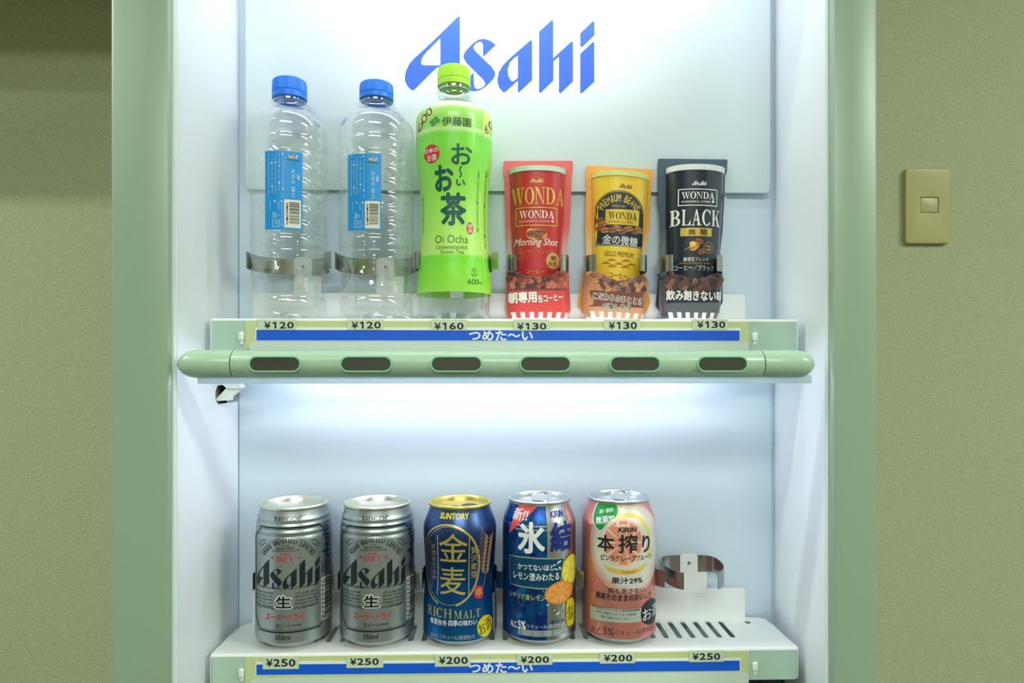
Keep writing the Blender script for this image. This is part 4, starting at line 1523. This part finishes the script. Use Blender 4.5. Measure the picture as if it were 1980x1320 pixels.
def water_print(x, x0, y0, x1, y1):
    """Blue side label traced in the 733 x 1320 close-up of the left bottle; box x0..x1, y0..y1 in photo pixels."""
    f = cyl_uv(x, YC, ZU, .034)

    def g(a, c):          # close-up units -> photo pixel
        return x0 + (a - 97) / (615 - 97) * (x1 - x0), y0 + (c - 92) / (1192 - 92) * (y1 - y0)
    p = Print(lambda px, py: f(*g(px, py)))
    p.ws = 7.33
    LB, W_ = MATS.get('label_blue') or mat('label_blue', (0, 150, 228), .4), mat('label_white', (205, 232, 242), .5)
    p.rect(97, 92, 615, 1192, LB, 0)
    p.rect(362, 776, 592, 1168, mat('label_cream', (232, 230, 212), .5), 1)
    rb = random.Random(11)
    y = 815.0
    while y < 1120:
        hh = rb.choice([4, 6, 9, 13])
        p.rect(432, y, 572, y + hh, mat('barcode_ink', (38, 48, 56), .5), 2)
        y += hh + rb.choice([5, 7, 10])
    for i, dgt in enumerate('4514603193'):
        p.text(dgt, 385, 815 + i * 31, 420, 838 + i * 31, mat('barcode_ink', (38, 48, 56)), 2, .01, 0, -pi / 2)
    p.stroke([(200, 1035), (290, 990), (205, 948)], 9, W_, 1, True)
    p.stroke([(200, 1060), (295, 1060), (298, 1150), (200, 1152)], 9, W_, 1, True)
    p.text('PET', 215, 970, 250, 1015, W_, 1, .02)
    p.text('プラ', 222, 1078, 275, 1132, W_, 1, .02)
    for (xx, ya, yb, n) in ((150, 125, 700, 26), (195, 140, 690, 24), (240, 130, 690, 24), (290, 125, 680, 22), (345, 180, 740, 20), (170, 790, 930, 7), (285, 800, 930, 7), (330, 830, 1150, 14)):
        for i in range(n):
            yy = ya + (yb - ya) * i / n
            if rb.random() < .9:
                p.text(rb.choice('水原名称清涼飲料内容量保存方法製造者'), xx - 9, yy, xx + 9, yy + (yb - ya) / n * .7, W_, 1)
    for (xx, yy) in ((338, 135), (240, 252), (190, 260), (290, 305), (292, 538), (345, 622), (197, 588), (230, 797), (328, 797)):
        p.ell(xx, yy, 12, 12, mat('ink_white', (235, 240, 240)), 2, 0, 10)
    p.vtext('天然水', 462, 350, 510, 560, W_, 1)
    p.vtext('富士', 462, 590, 512, 740, W_, 1)
    p.text('Asahi', 535, 400, 575, 500, mat('ink_white', (235, 240, 240)), 1, .01, 0, 0)
    p.poly(chaikin([(440, 205), (500, 125), (505, 205)], 1), mat('petal_pink', (236, 150, 130), .5), 2)
    p.poly(chaikin([(410, 165), (450, 150), (470, 210)], 1), mat('petal_yellow', (220, 220, 120), .5), 2)
    p.poly(chaikin([(505, 205), (530, 150), (560, 150), (540, 205)], 1), mat('petal_pale', (160, 210, 225), .5), 2)
    p.stroke([(400, 212), (575, 235)], 8, mat('barcode_ink', (38, 48, 56)), 2)
    p.stroke(q((455, 225), (425, 280), (445, 310), 5), 8, mat('stalk_green', (40, 180, 120), .5), 2)
    p.stroke(q((465, 225), (500, 250), (515, 290), 5), 8, mat('stalk_green', (40, 180, 120)), 2)
    return p


water_bottle(BOT1, 'clear water bottle with blue cap and blue side label, leftmost on the shelf', water_print(BOT1, 513.5, 292, 584.5, 444), .2160)
water_bottle(BOT2, 'clear water bottle with blue cap, between another water bottle and green tea', water_print(BOT2, 674, 297, 737, 445), .2138)

# ---- green tea bottle
TB = [(0.0, .0270), (.002, .0306), (.006, .0322), (.0195, .0328), (.022, .0330), (.033, .0332), (.048, .0322), (.060, .0314), (.080, .0302), (.100, .0300), (.115, .0306), (.130, .0320),
      (.142, .0334), (.150, .0338), (.160, .0339), (.172, .0340), (.179, .0338), (.183, .0329), (.187, .0304), (.1903, .0256), (.1935, .0198), (.1968, .0154), (.2000, .0140)]
TN = [(.2000, .0140), (.2030, .0138), (.2048, .0139), (.2052, .0162), (.2063, .0168), (.2074, .0162), (.2080, .0138), (.212, .0136), (.216, .0136)]
tr = thing('tea_bottle', 'lime green labelled tea bottle with lime cap, standing in front of the sign', 'bottle', (TEA, YC, CZ + ZU))
b = bmesh.new()
zs = [0, .002, .004, .006, .010, .014, .0195]
add_lathe(b, [(.0004, .008), (.010, .007), (.019, .003), (.024, .0003)] + [(smooth_prof(TB, z), z) for z in zs] + [(smooth_prof(TB, .0195 + i * .0025), .0195 + i * .0025) for i in range(1, 72)] + [(p[1], p[0]) for p in TN[1:]], 96)
obj('bottle_body', b, M_PET, tr, angle=60)
LZ0, LZ1 = .0235, .1900
M_TEA = ramp_mat('tea_label_green', [(0, (170, 238, 90)), (.05, (150, 236, 66)), (.185, (124, 230, 50)), (.20, (196, 244, 124)), (.30, (184, 244, 108)), (.55, (156, 238, 84)),
                                     (.82, (124, 228, 62)), (.843, (210, 248, 160)), (.862, (154, 232, 92)), (.95, (168, 238, 112)), (1.0, (236, 250, 220))], LZ0, LZ1, .35, 0, .3)
b = bmesh.new()
mats = [M_TEA]
nn = 60
add_lathe(b, [(smooth_prof(TB, LZ0 + (LZ1 - LZ0) * i / nn) + .0004, LZ0 + (LZ1 - LZ0) * i / nn) for i in range(nn + 1)], 96)
RT = .0328
pr = Print(cyl_uv(TEA, YC, ZU, RT), 770, 100, 4.715)
DG, LG = mat('tea_ink_green', (16, 88, 84), .4), mat('tea_emblem_green', (62, 160, 74), .4)
BK = mat('tea_ink_black', (34, 52, 44), .4)
for (x, y, ro) in ((318, 655, .4), (345, 616, .4), (362, 640, .4), (330, 668, .4)):
    pass
for (x, y) in ((317, 640), (348, 614), (368, 636), (332, 664)):
    pr.ell(x, y, 23, 15, LG, 2, 0, 16, .5)
pr.text('伊藤園', 405, 600, 656, 682, BK, 2, .004, 0, 0)
M_PALE = mat('tea_strip_yellow', (222, 238, 130), .4)
for (x0, x1, xt, yt) in ((190, 236, 176, 800), (760, 842, 776, 800)):
    pr.poly([(x0 - 4, 720), (x0, 640), (x0 + (70 if x0 < 300 else 8), 540), (x0 + (150 if x0 < 300 else 40), 508), (x0 + (150 if x0 < 300 else 75), 560), (x1 + (30 if x0 < 300 else 0), 640), (x1 - 20, 720), (xt + 6, yt)], M_PALE, 1)
for i, (x, y) in enumerate(((218, 680), (252, 612), (292, 552))):
    pr.text('600'[i], x - 24, y - 40, x + 24, y + 40, BK, 2, -.005, .0, .75 - .05 * i)
for i, (x, y) in enumerate(((790, 710), (822, 668))):
    pr.text('60'[i], x - 16, y - 38, x + 16, y + 38, BK, 2, -.005, .0, .25)
RS = mat('seal_red', (214, 46, 46), .4)
pr.ell(314, 932, 68, 84, RS, 2, rot=-.15)
pr.text('日本の', 254, 882, 372, 926, G['white'], 3, .02, 0, .03)
pr.text('お茶', 272, 938, 358, 1000, G['white'], 3, .02)
pr.text('お', 484, 842, 668, 1030, DG, 2, .014, 0, 0)
pr.stroke(q((578, 1042), (548, 1080), (574, 1100), 6) + q((574, 1100), (584, 1120), (560, 1142), 6)[1:], 12, DG)
pr.text('い', 528, 1160, 616, 1220, DG, 2, .03)
pr.text('お', 326, 1028, 504, 1268, DG, 2, .035)
pr.crop(460, 320, 3.96)
pr.text('茶', 1542, 200, 1756, 456, DG, 2, .03)
pr.ell(1785, 478, 27, 47, RS, 2)
pr.vtext('緑茶', 1768, 440, 1804, 516, G['white'], 3, .01)
pr.text('Oi Ocha', 1504, 528, 1768, 588, mat('tea_ink_olive', (70, 112, 40), .4), 2, -.004)
pr.text('Unsweetened', 1514, 602, 1756, 636, mat('tea_ink_olive', (70, 112, 40)), 2, -.002)
pr.text('Green Tea', 1548, 642, 1732, 672, mat('tea_ink_olive', (70, 112, 40)), 2, -.002)
pr.text('0', 1796, 790, 1816, 822, BK, 2)
pr.text('kcal', 1788, 826, 1824, 842, BK, 2)
pr.ell(1806, 815, 26, 38, LG, 2, .93)
pr.text('600', 1758, 868, 1838, 910, BK, 2, -.004)
pr.text('ml', 1842, 888, 1860, 908, BK, 2)
pr.stroke([(1872, 205), (1866, 400), (1868, 560), (1880, 700), (1888, 880)], 9, M_PALE, 1)
for (xx, ya, yb, n) in ((1847, 40, 520, 30), (1905, 40, 640, 34)):
    for i in range(n):
        yy = ya + (yb - ya) * i / n
        pr.text('茶葉一〇〇％国産使用無香料'[i % 13], xx - 6, yy, xx + 6, yy + (yb - ya) / n * .75, DG, 2)
for i in range(22):
    pr.text('急須で入れたお茶のおいしさ'[i % 13], 1398, 240 + i * 13, 1408, 250 + i * 13, DG, 2)
pr.emit(b, mats, lambda u, v, o: ((smooth_prof(TB, v) + .0004 + o) * sin(u / RT), -(smooth_prof(TB, v) + .0004 + o) * cos(u / RT), v), du=.0028, dv=.004)
obj('shrink_label', b, mats, tr, angle=50)
ribbed_cap(tr, .2108, .2286, .0150, mat('cap_lime', (172, 232, 40), .4))

# ================================================================== COFFEE DUMMIES
def spline_rows(rows, y):
    """rows: (y, xl, xr) -> (xl, xr) at y."""
    if y <= rows[0][0]:
        return rows[0][1:]
    for a, c in zip(rows, rows[1:]):
        if y <= c[0]:
            t = (y - a[0]) / (c[0] - a[0])
            return (a[1] + (c[1] - a[1]) * t, a[2] + (c[2] - a[2]) * t)
    return rows[-1][1:]


def add_bean(b, M3, mi, L=.0052, Wd=.0036, H=.0026):
    """A coffee bean half sunk in the surface, with a crease."""
    n, mrow = 14, 6
    rows = []
    for j in range(mrow + 1):
        ph = j / mrow * pi / 2
        row = []
        for i in range(n):
            a = 2 * pi * i / n
            x, y, z = L * cos(ph) * cos(a), Wd * cos(ph) * sin(a), H * sin(ph)
            z -= .0010 * math.exp(-(y / .0007) ** 2) * (1 if j > 1 else 0)
            row.append(b.verts.new(M3 @ Vector((x, y, z))))
        rows.append(row)
    for a, c in zip(rows, rows[1:]):
        for i in range(n):
            try:
                b.faces.new([a[i], a[(i + 1) % n], c[(i + 1) % n], c[i]]).material_index = mi
            except ValueError:
                pass


def dummy(label, name_cols, xc, rot, card, can_rows, base_rows, dx, dy, s, can_mat, card_mat, base_mat, rim_mat, rim_y, draw_can, draw_base, bean_cols, stripe_mat, foot_mat, seed):
    """All outlines are traced in the close-up (dx, dy, s): photo pixel = dx + x/s."""
    YP = .6520
    Yr = .6200
    root = thing('coffee_dummy', label, 'drink dummy', (xc, YP, CZ + ZU + .0012), 'molded coffee can dummies on the upper shelf', (0, rot, 0))
    zb = ZU + .0012
    fe = flat_uv(.6480, xc, zb, rot)
    fq = flat_uv(.6280, xc, zb, rot)
    fv = flat_uv(.6310, xc, zb, rot)
    # the root stands at the back plane; parallax to the mid depth is part of the traced sizes
    fb = flat_uv(YP - .004, xc, zb, rot)
    U = lambda f, x, y: f(dx + x / s, dy + y / s)
    # backing card
    b = bmesh.new()
    mats = [card_mat]
    out = [U(fb, *p) for p in card]
    out = [(p[0], max(p[1], .0015)) for p in out]
    add_prism(b, [out], XZ, -.0026, -.0010)
    obj('backing_card', b, mats, root, smooth=False)

    # relief of the can
    def mk(rows, D, pw, fc):
        r2 = []
        for (y, xl, xr) in rows:
            (ul, vl), (ur, vr) = U(fc, xl, y), U(fc, xr, y)
            r2.append((U(fv if fc is fe else fc, (xl + xr) / 2, y)[1], ul, ur))
        r2.sort()

        def width(v):
            for a, c in zip(r2, r2[1:]):
                if v <= c[0]:
                    t = (v - a[0]) / (c[0] - a[0])
                    t = max(0, t)
                    return a[1] + (c[1] - a[1]) * t, a[2] + (c[2] - a[2]) * t
            return r2[-1][1:]

        def depth(u, v, clampd=True):
            ul, ur = width(v)
            sN = (u - (ul + ur) / 2) / ((ur - ul) / 2)
            sN = max(-.999, min(.999, sN))
            return D * (1 - abs(sN) ** pw) ** (1 / pw)
        return r2[0][0], r2[-1][0], width, depth

    def height_mesh(b, v0, v1, width, depth, grow=0.0, nu=48, nv=24, mi=0, extra=0.0, bulge=0.0):
        rows = []
        for j in range(nv + 1):
            v = v0 + (v1 - v0) * j / nv
            ul, ur = width(v)
            um, hw = (ul + ur) / 2, (ur - ul) / 2 + grow
            row = []
            for i in range(nu + 1):
                sN = -cos(pi * i / nu)
                u = um + sN * hw
                ub = um + sN * (hw - grow)
                vv = v + bulge * (1 - sN * sN)
                row.append(b.verts.new((u, -(depth(ub, v) + extra) - .0024, vv)))
            rows.append(row)
        fs = []
        for a, c in zip(rows, rows[1:]):
            for i in range(nu):
                fs.append(b.faces.new([a[i], a[i + 1], c[i + 1], c[i]]))
        # close top and bottom against the card
        for row in (rows[0], rows[-1]):
            low = [b.verts.new((p.co.x, -.0024, p.co.z)) for p in row]
            for i in range(nu):
                try:
                    fs.append(b.faces.new([row[i], row[i + 1], low[i + 1], low[i]]))
                except ValueError:
                    pass
        for f in fs:
            f.material_index = mi
        bmesh.ops.recalc_face_normals(b, faces=fs)
        return rows

    v0, v1, wd1, dp1 = mk(can_rows, .0190, 2.2, fe)
    b = bmesh.new()
    mats = [can_mat]
    height_mesh(b, v0, v1, wd1, dp1, bulge=.0004)

    def on_surface(depth):
        def f(px, py):
            Y = .625
            for _ in range(6):
                u, v = flat_uv(Y, xc, zb, rot)(px, py)
                Y = Y * .4 + .6 * (YP - .0024 - depth(u, v))
            return u, v
        return f
    p = Print(on_surface(dp1), dx, dy, s)
    draw_can(p)

    def surf_can(u, v, o):
        ul, ur = wd1(v)
        sN = max(-1, min(1, (u - (ul + ur) / 2) / ((ur - ul) / 2)))
        vv = v - .0022 * (1 - sN * sN) * 0.0
        return (u, -(dp1(u, v) + o) - .0024, vv)
    p.emit(b, mats, surf_can, du=.0022, dv=.006)
    relief = obj('can_relief', b, mats, root, angle=50)
    # rim
    b = bmesh.new()
    vr0 = U(fv, (can_rows[0][1] + can_rows[0][2]) / 2, rim_y[1])[1]
    vr1 = U(fv, (can_rows[0][1] + can_rows[0][2]) / 2, rim_y[0])[1]
    height_mesh(b, vr0, vr1, wd1, dp1, grow=.0004, nv=4, extra=.0010, bulge=.0004)
    obj('can_rim', b, rim_mat, relief, angle=50)
    # bean base
    v0, v1, wd2, dp2 = mk(base_rows, .0255, 4.5, fq)
    b = bmesh.new()
    mats = [base_mat, stripe_mat, foot_mat]
    height_mesh(b, .0075, v1, wd2, dp2, nv=14)
    ul, ur = wd2(.008)
    um, hw_ = (ul + ur) / 2, (ur - ul) / 2
    # slanted striped foot
    nst = 14
    for i in range(nst):
        for (za, zz, ga, gb, mi) in ((.0075, .0022, 0, 1, 1), (.0022, 0.0, 1, 2, 2)):
            m_i = mi if mi == 2 else (1 if i % 2 else 0)

            def pt(t, z, g):
                x = um + hw_ * (t * 2 - 1) * (1 - .06 * g)
                return (x, -(dp2(um + hw_ * .995 * (t * 2 - 1), .008) * (1 - .03 * g)) - .0024, z)
            t0, t1 = i / nst, (i + 1) / nst
            vs = [b.verts.new(pt(t0, zz, gb)), b.verts.new(pt(t1, zz, gb)), b.verts.new(pt(t1, za, ga)), b.verts.new(pt(t0, za, ga))]
            b.faces.new(vs).material_index = m_i
    p = Print(on_surface(dp2), dx, dy, s)
    draw_base(p)
    p.emit(b, mats, lambda u, v, o: (u, -(dp2(u, v) + o) - .0024, v), du=.0022)
    bms = []
    for c in bean_cols:
        mm = mat('bean_%d_%d_%d' % c, c, .35)
        mats.append(mm)
        bms.append(len(mats) - 1)
    rr = random.Random(seed)
    nb = 13
    for row in range(3):
        for i in range(nb):
            sN = -.95 + 1.9 * (i + .5 * (row % 2)) / (nb - 1)
            if abs(sN) > .90:
                continue
            arch = .0095 * abs(sN) ** 1.6
            v = v1 - .0030 + arch * (1 - row * .38) - row * .0022 + rr.uniform(-.001, .001)
            u = um + hw_ * sN
            d = dp2(um + hw_ * .93 * sN, v1) * (1.0 - .05 * max(0, (v - v1) / .01)) - .0006
            R3 = Matrix.Translation((u, -d - .0024, v)) @ Matrix.Rotation(pi / 2, 4, 'X') @ Matrix.Rotation(rr.uniform(-1.2, 1.2), 4, 'Z') @ Matrix.Rotation(rr.uniform(-.3, .3), 4, 'X')
            add_bean(b, R3, rr.choice(bms), .0046, .0032, .0026)
    obj('bean_base', b, mats, root, angle=50)
    return root


def bean_print(p, cx, cy, r, rot, m, dark, layer):
    p.ell(cx, cy, r, r * .62, m, layer, 0, 16, rot)
    c, s_ = cos(rot), -sin(rot)
    p.stroke([(cx - r * .85 * c, cy - r * .85 * s_), (cx - r * .2 * c - 2, cy - r * .2 * s_ + 3), (cx + r * .3 * c + 2, cy + r * .3 * s_ - 3), (cx + r * .85 * c, cy + r * .85 * s_)], r * .14, dark, layer + 1)


WDX, WDY, WS = 950, 280, 3.882
BG = mat('bean_brown', (150, 92, 56), .4)
BD = mat('bean_dark', (62, 34, 26), .4)
CW = mat('coffee_white', (238, 238, 228), .4)
GOLD = mat('coffee_gold', (214, 186, 78), .35, .3)


def wonda_box(p, x0, y0, x1, y1, edge, fillm, txt, sub, layer=3):
    if fillm:
        p.rect(x0, y0, x1, y1, fillm, layer - 1)
    if edge:
        p.frame(x0, y0, x1, y1, 7, edge, layer)
    w_, h_ = x1 - x0, y1 - y0
    p.serif('WONDA', x0 + w_ * .09, y0 + h_ * .18, x0 + w_ * .93, y0 + h_ * .60, txt, layer + 1, 0, .02)
    p.text('WONDERFUL COFFEE', x0 + w_ * .08, y0 + h_ * .70, x0 + w_ * .82, y0 + h_ * .82, sub, layer + 1, .01)
    p.ell(x0 + w_ * .89, y0 + h_ * .77, w_ * .035, h_ * .08, sub, layer + 1, 0, 12, .5)


def red_can(p):
    p.logo(288, 248, 388, 284, GOLD, 2)
    p.serif('WONDA', 148, 315, 548, 446, GOLD, 2, 0, .02)
    wonda_box(p, 182, 466, 494, 606, GOLD, None, CW, mat('coffee_pink', (238, 190, 170), .4))
    p.ell(340, 672, 80, 44, mat('glow_orange', (238, 150, 60), .4), 2)
    p.ell(300, 650, 34, 22, mat('glow_yellow', (248, 206, 90), .4), 3)
    bean_print(p, 308, 664, 44, .15, BG, BD, 4)
    bean_print(p, 372, 652, 42, -.1, BG, BD, 5)
    bean_print(p, 350, 684, 40, -.5, BG, BD, 6)
    p.text('Morning Shot', 170, 698, 500, 770, CW, 2, .006, .35)
    p.text('香ばし、飲めて、キリッと目覚め', 192, 786, 470, 810, mat('coffee_tan', (206, 130, 100), .4), 2)
    p.text('コーヒー', 256, 936, 402, 964, GOLD, 2, .012)
    p.ell(464, 872, 52, 62, mat('coffee_seal', (216, 166, 96), .4), 2)
    p.text('朝', 446, 832, 486, 868, BD, 3, .01)
    p.text('専用', 428, 876, 486, 912, BD, 3, 0)


def red_base(p):
    p.rect(118, 1072, 548, 1092, mat('coffee_maroon', (120, 62, 76), .4), 1)
    p.text('朝専用', 122, 1096, 344, 1192, mat('coffee_maroon', (120, 62, 76)), 2, .07, 0, .05)
    p.text('朝専用', 124, 1100, 342, 1188, CW, 3, .045, 0, .05)
    p.text('缶コーヒー', 348, 1112, 538, 1182, mat('coffee_maroon', (120, 62, 76)), 2, .07, 0, .09)
    p.text('缶コーヒー', 350, 1116, 536, 1178, CW, 3, .03, 0, .09)


dummy('red molded coffee can dummy, right of the green tea bottle', None, PX(1041, .622), 0.0,
      [(96, 118), (606, 116), (614, 124), (612, 210), (604, 225), (600, 420), (585, 640), (560, 800), (580, 970), (596, 1230), (585, 1268), (110, 1262), (102, 1225), (108, 970), (128, 800), (110, 640), (102, 420), (98, 230), (90, 210), (90, 126)],
      [(158, 136, 558), (195, 140, 552), (500, 146, 545), (800, 156, 524), (900, 160, 520), (1060, 160, 520)],
      [(1000, 116, 572), (1060, 108, 578), (1180, 104, 590), (1255, 112, 592)], WDX, WDY, WS,
      mat('coffee_red', (196, 48, 52), .3, 0, .5), ramp_mat('card_red', [(0, (222, 92, 88)), (.28, (222, 92, 88)), (.34, (240, 206, 200)), (.62, (222, 92, 88)), (1, (222, 92, 88))], 0, .147, .35), mat('base_red', (220, 74, 70), .3, 0, .4), mat('rim_mint', (206, 226, 206), .3),
      (158, 196), red_can, red_base, [(176, 92, 66), (140, 66, 52), (196, 112, 84), (90, 52, 50)], mat('stripe_white', (242, 236, 228), .35), mat('foot_white', (240, 238, 236), .35), 3)


def gold_can(p):
    DK = mat('coffee_navy', (36, 48, 62), .35)
    T = radians(3)
    p.logo(962, 288, 1056, 328, mat('coffee_brown_ink', (110, 70, 30), .4), 2, 0, -.05)
    arcp = [(765 + (1160 - 765) * t, 0) for t in ()]
    N_ = 20
    top = [(957 + 186 * cos(a), 520 - 180 * sin(a)) for a in [pi - i / N_ * pi for i in range(N_ + 1)]]
    p.poly([(778, 765)] + top + [(1132, 786)], DK, 1)
    p.stroke([(957 + 177 * cos(a), 520 - 172 * sin(a)) for a in [pi - i / N_ * pi for i in range(N_ + 1)]], 4, GOLD, 2)
    p.stroke([(780, 758), (1130, 778)], 4, CW, 2)
    p.arc_text('PREMIUM BEANS', 957, 555, 158, -58, 60, 56, GOLD, 2, .02)
    p.text('SINCE 1997', 905, 452, 1010, 467, GOLD, 2, 0, 0, -.05)
    p.poly([(858, 484), (1112, 496), (1106, 612), (854, 598)], mat('coffee_gold_box', (226, 192, 60), .35, .2), 2)
    p.serif('WONDA', 880, 504, 1094, 560, G['black'], 3, 0, .02)
    p.text('WONDERFUL COFFEE', 874, 570, 1064, 586, mat('coffee_brown_ink', (110, 70, 30)), 3)
    for i, (x, y) in enumerate(((815, 622), (856, 640), (905, 640), (945, 625), (990, 648), (1030, 630), (1075, 650), (1110, 640), (812, 566), (836, 592))):
        bean_print(p, x, y, 34, .4 - .25 * (i % 4), (BG, mat('bean_tan', (186, 128, 70), .4))[i % 2], BD, 2 + i % 3)
    p.text('金の微糖', 832, 680, 1098, 750, CW, 4, .01, 0, -.05)
    p.text('GOLD PREMIUM', 850, 800, 1066, 838, mat('coffee_brown_ink', (110, 70, 30)), 2, .004, 0, -.03)
    for (x, y) in ((905, 862), (1010, 868), (860, 885), (955, 890), (1050, 898), (905, 908), (1005, 914)):
        p.poly([(x - 42, y + 8), (x, y - 12), (x + 42, y + 10)], mat('coffee_gold_dark', (176, 132, 40), .35, .2), 2)
    p.text('コーヒー', 884, 962, 1020, 1000, mat('coffee_brown_ink', (110, 70, 30)), 2, .01, 0, -.05)


def gold_base(p):
    BM = mat('base_brown', (122, 72, 60), .4)
    p.poly([(738, 1092), (1144, 1108), (1138, 1224), (734, 1212)], BM, 1)
    p.text('こだわりのひととき', 752, 1124, 1140, 1182, CW, 2, .09, 0, -.07)
    p.text('こだわりのひととき', 752, 1128, 1140, 1178, mat('coffee_maroon_dark', (96, 30, 42), .4), 3, .02, 0, -.07)
    p.text('が愉しめる', 830, 1190, 1052, 1240, CW, 2, .09)
    p.text('が愉しめる', 832, 1194, 1050, 1236, G['black'], 3, .018)


dummy('golden yellow molded coffee can dummy, leaning between the red and black ones', None, PX(1193, .622), radians(3.2),
      [(724, 152), (1216, 184), (1222, 196), (1214, 260), (1204, 300), (1192, 600), (1160, 780), (1150, 960), (1196, 1180), (1160, 1270), (690, 1262), (650, 1190), (700, 960), (716, 780), (706, 600), (716, 300), (712, 250), (716, 160)],
      [(196, 762, 1178), (235, 758, 1182), (500, 760, 1166), (800, 762, 1130), (900, 762, 1120), (1060, 762, 1120)],
      [(1020, 716, 1162), (1080, 706, 1174), (1200, 700, 1170), (1262, 706, 1168)], WDX, WDY, WS,
      mat('coffee_yellow', (246, 208, 62), .3, 0, .5), ramp_mat('card_orange', [(0, (236, 164, 58)), (.28, (236, 164, 58)), (.34, (244, 224, 176)), (.62, (236, 164, 58)), (1, (236, 164, 58))], 0, .147, .35), mat('base_amber', (214, 158, 112), .3, 0, .4), mat('rim_lime', (216, 226, 138), .3),
      (196, 234), gold_can, gold_base, [(176, 120, 90), (140, 98, 84), (196, 140, 92), (84, 64, 62)], mat('stripe_white', (242, 236, 228)), mat('foot_white', (240, 238, 236)), 5)


def black_can(p):
    p.logo(1508, 266, 1614, 306, CW, 2)
    wonda_box(p, 1400, 328, 1696, 456, CW, None, CW, CW)
    p.serif('BLACK', 1338, 482, 1718, 606, CW, 2, 0, .02)
    p.rect(1418, 622, 1654, 684, GOLD, 2)
    p.text('無', 1478, 630, 1534, 678, BD, 3, .015)
    p.text('糖', 1566, 630, 1622, 678, BD, 3, .015)
    for (x, y, r, ro, m_) in ((1524, 764, 42, .6, mat('bean_glow', (226, 160, 50), .4)), (1562, 722, 34, -.4, BG), (1580, 800, 34, .3, BG)):
        bean_print(p, x, y, r, ro, m_, BD, 3)
    p.ell(1512, 744, 26, 22, mat('glow_yellow', (248, 206, 90)), 5)
    p.stroke([(1448, 790), (1500, 756)], 4, GOLD)
    p.ell(1630, 772, 36, 42, GOLD, 2, .93)
    p.text('特選', 1612, 752, 1648, 772, GOLD, 3)
    p.text('微糖', 1612, 776, 1648, 796, GOLD, 3)
    p.text('厳選豆ブレンド', 1440, 842, 1630, 872, CW, 2, .008)
    p.text('BLEND OF SELECTED BEANS', 1412, 880, 1642, 892, GOLD, 2)
    p.text('コーヒー／ブラック', 1366, 900, 1668, 942, CW, 2, .006)


def black_base(p):
    p.poly([(1306, 1060), (1736, 1060), (1730, 1190), (1304, 1190)], mat('coffee_navy', (36, 48, 62)), 1)
    p.text('飲み飽きない味', 1308, 1088, 1730, 1170, CW, 2, .035, 0, -.01)


dummy('black molded coffee can dummy, rightmost on the upper shelf', None, PX(1339, .622), radians(0.8),
      [(1262, 100), (1770, 106), (1778, 116), (1770, 210), (1758, 225), (1752, 420), (1740, 640), (1722, 800), (1740, 960), (1740, 1180), (1690, 1262), (1275, 1258), (1236, 1200), (1262, 980), (1275, 800), (1268, 500), (1256, 400), (1252, 180), (1256, 106)],
      [(148, 1312, 1746), (190, 1312, 1740), (500, 1312, 1726), (800, 1316, 1704), (900, 1320, 1696), (1060, 1320, 1696)],
      [(1010, 1286, 1750), (1070, 1286, 1750), (1190, 1286, 1742), (1256, 1292, 1732)], WDX, WDY, WS,
      mat('coffee_black', (30, 44, 58), .22, 0, .6), ramp_mat('card_slate', [(0, (62, 84, 100)), (.28, (62, 84, 100)), (.34, (128, 146, 154)), (.62, (62, 84, 100)), (1, (62, 84, 100))], 0, .147, .35), mat('base_slate', (96, 100, 106), .3, 0, .4), mat('rim_white', (226, 234, 226), .3),
      (148, 190), black_can, black_base, [(110, 72, 56), (86, 60, 52), (140, 96, 72), (58, 48, 48)], mat('stripe_white', (242, 236, 228)), mat('foot_white', (240, 238, 236)), 8)
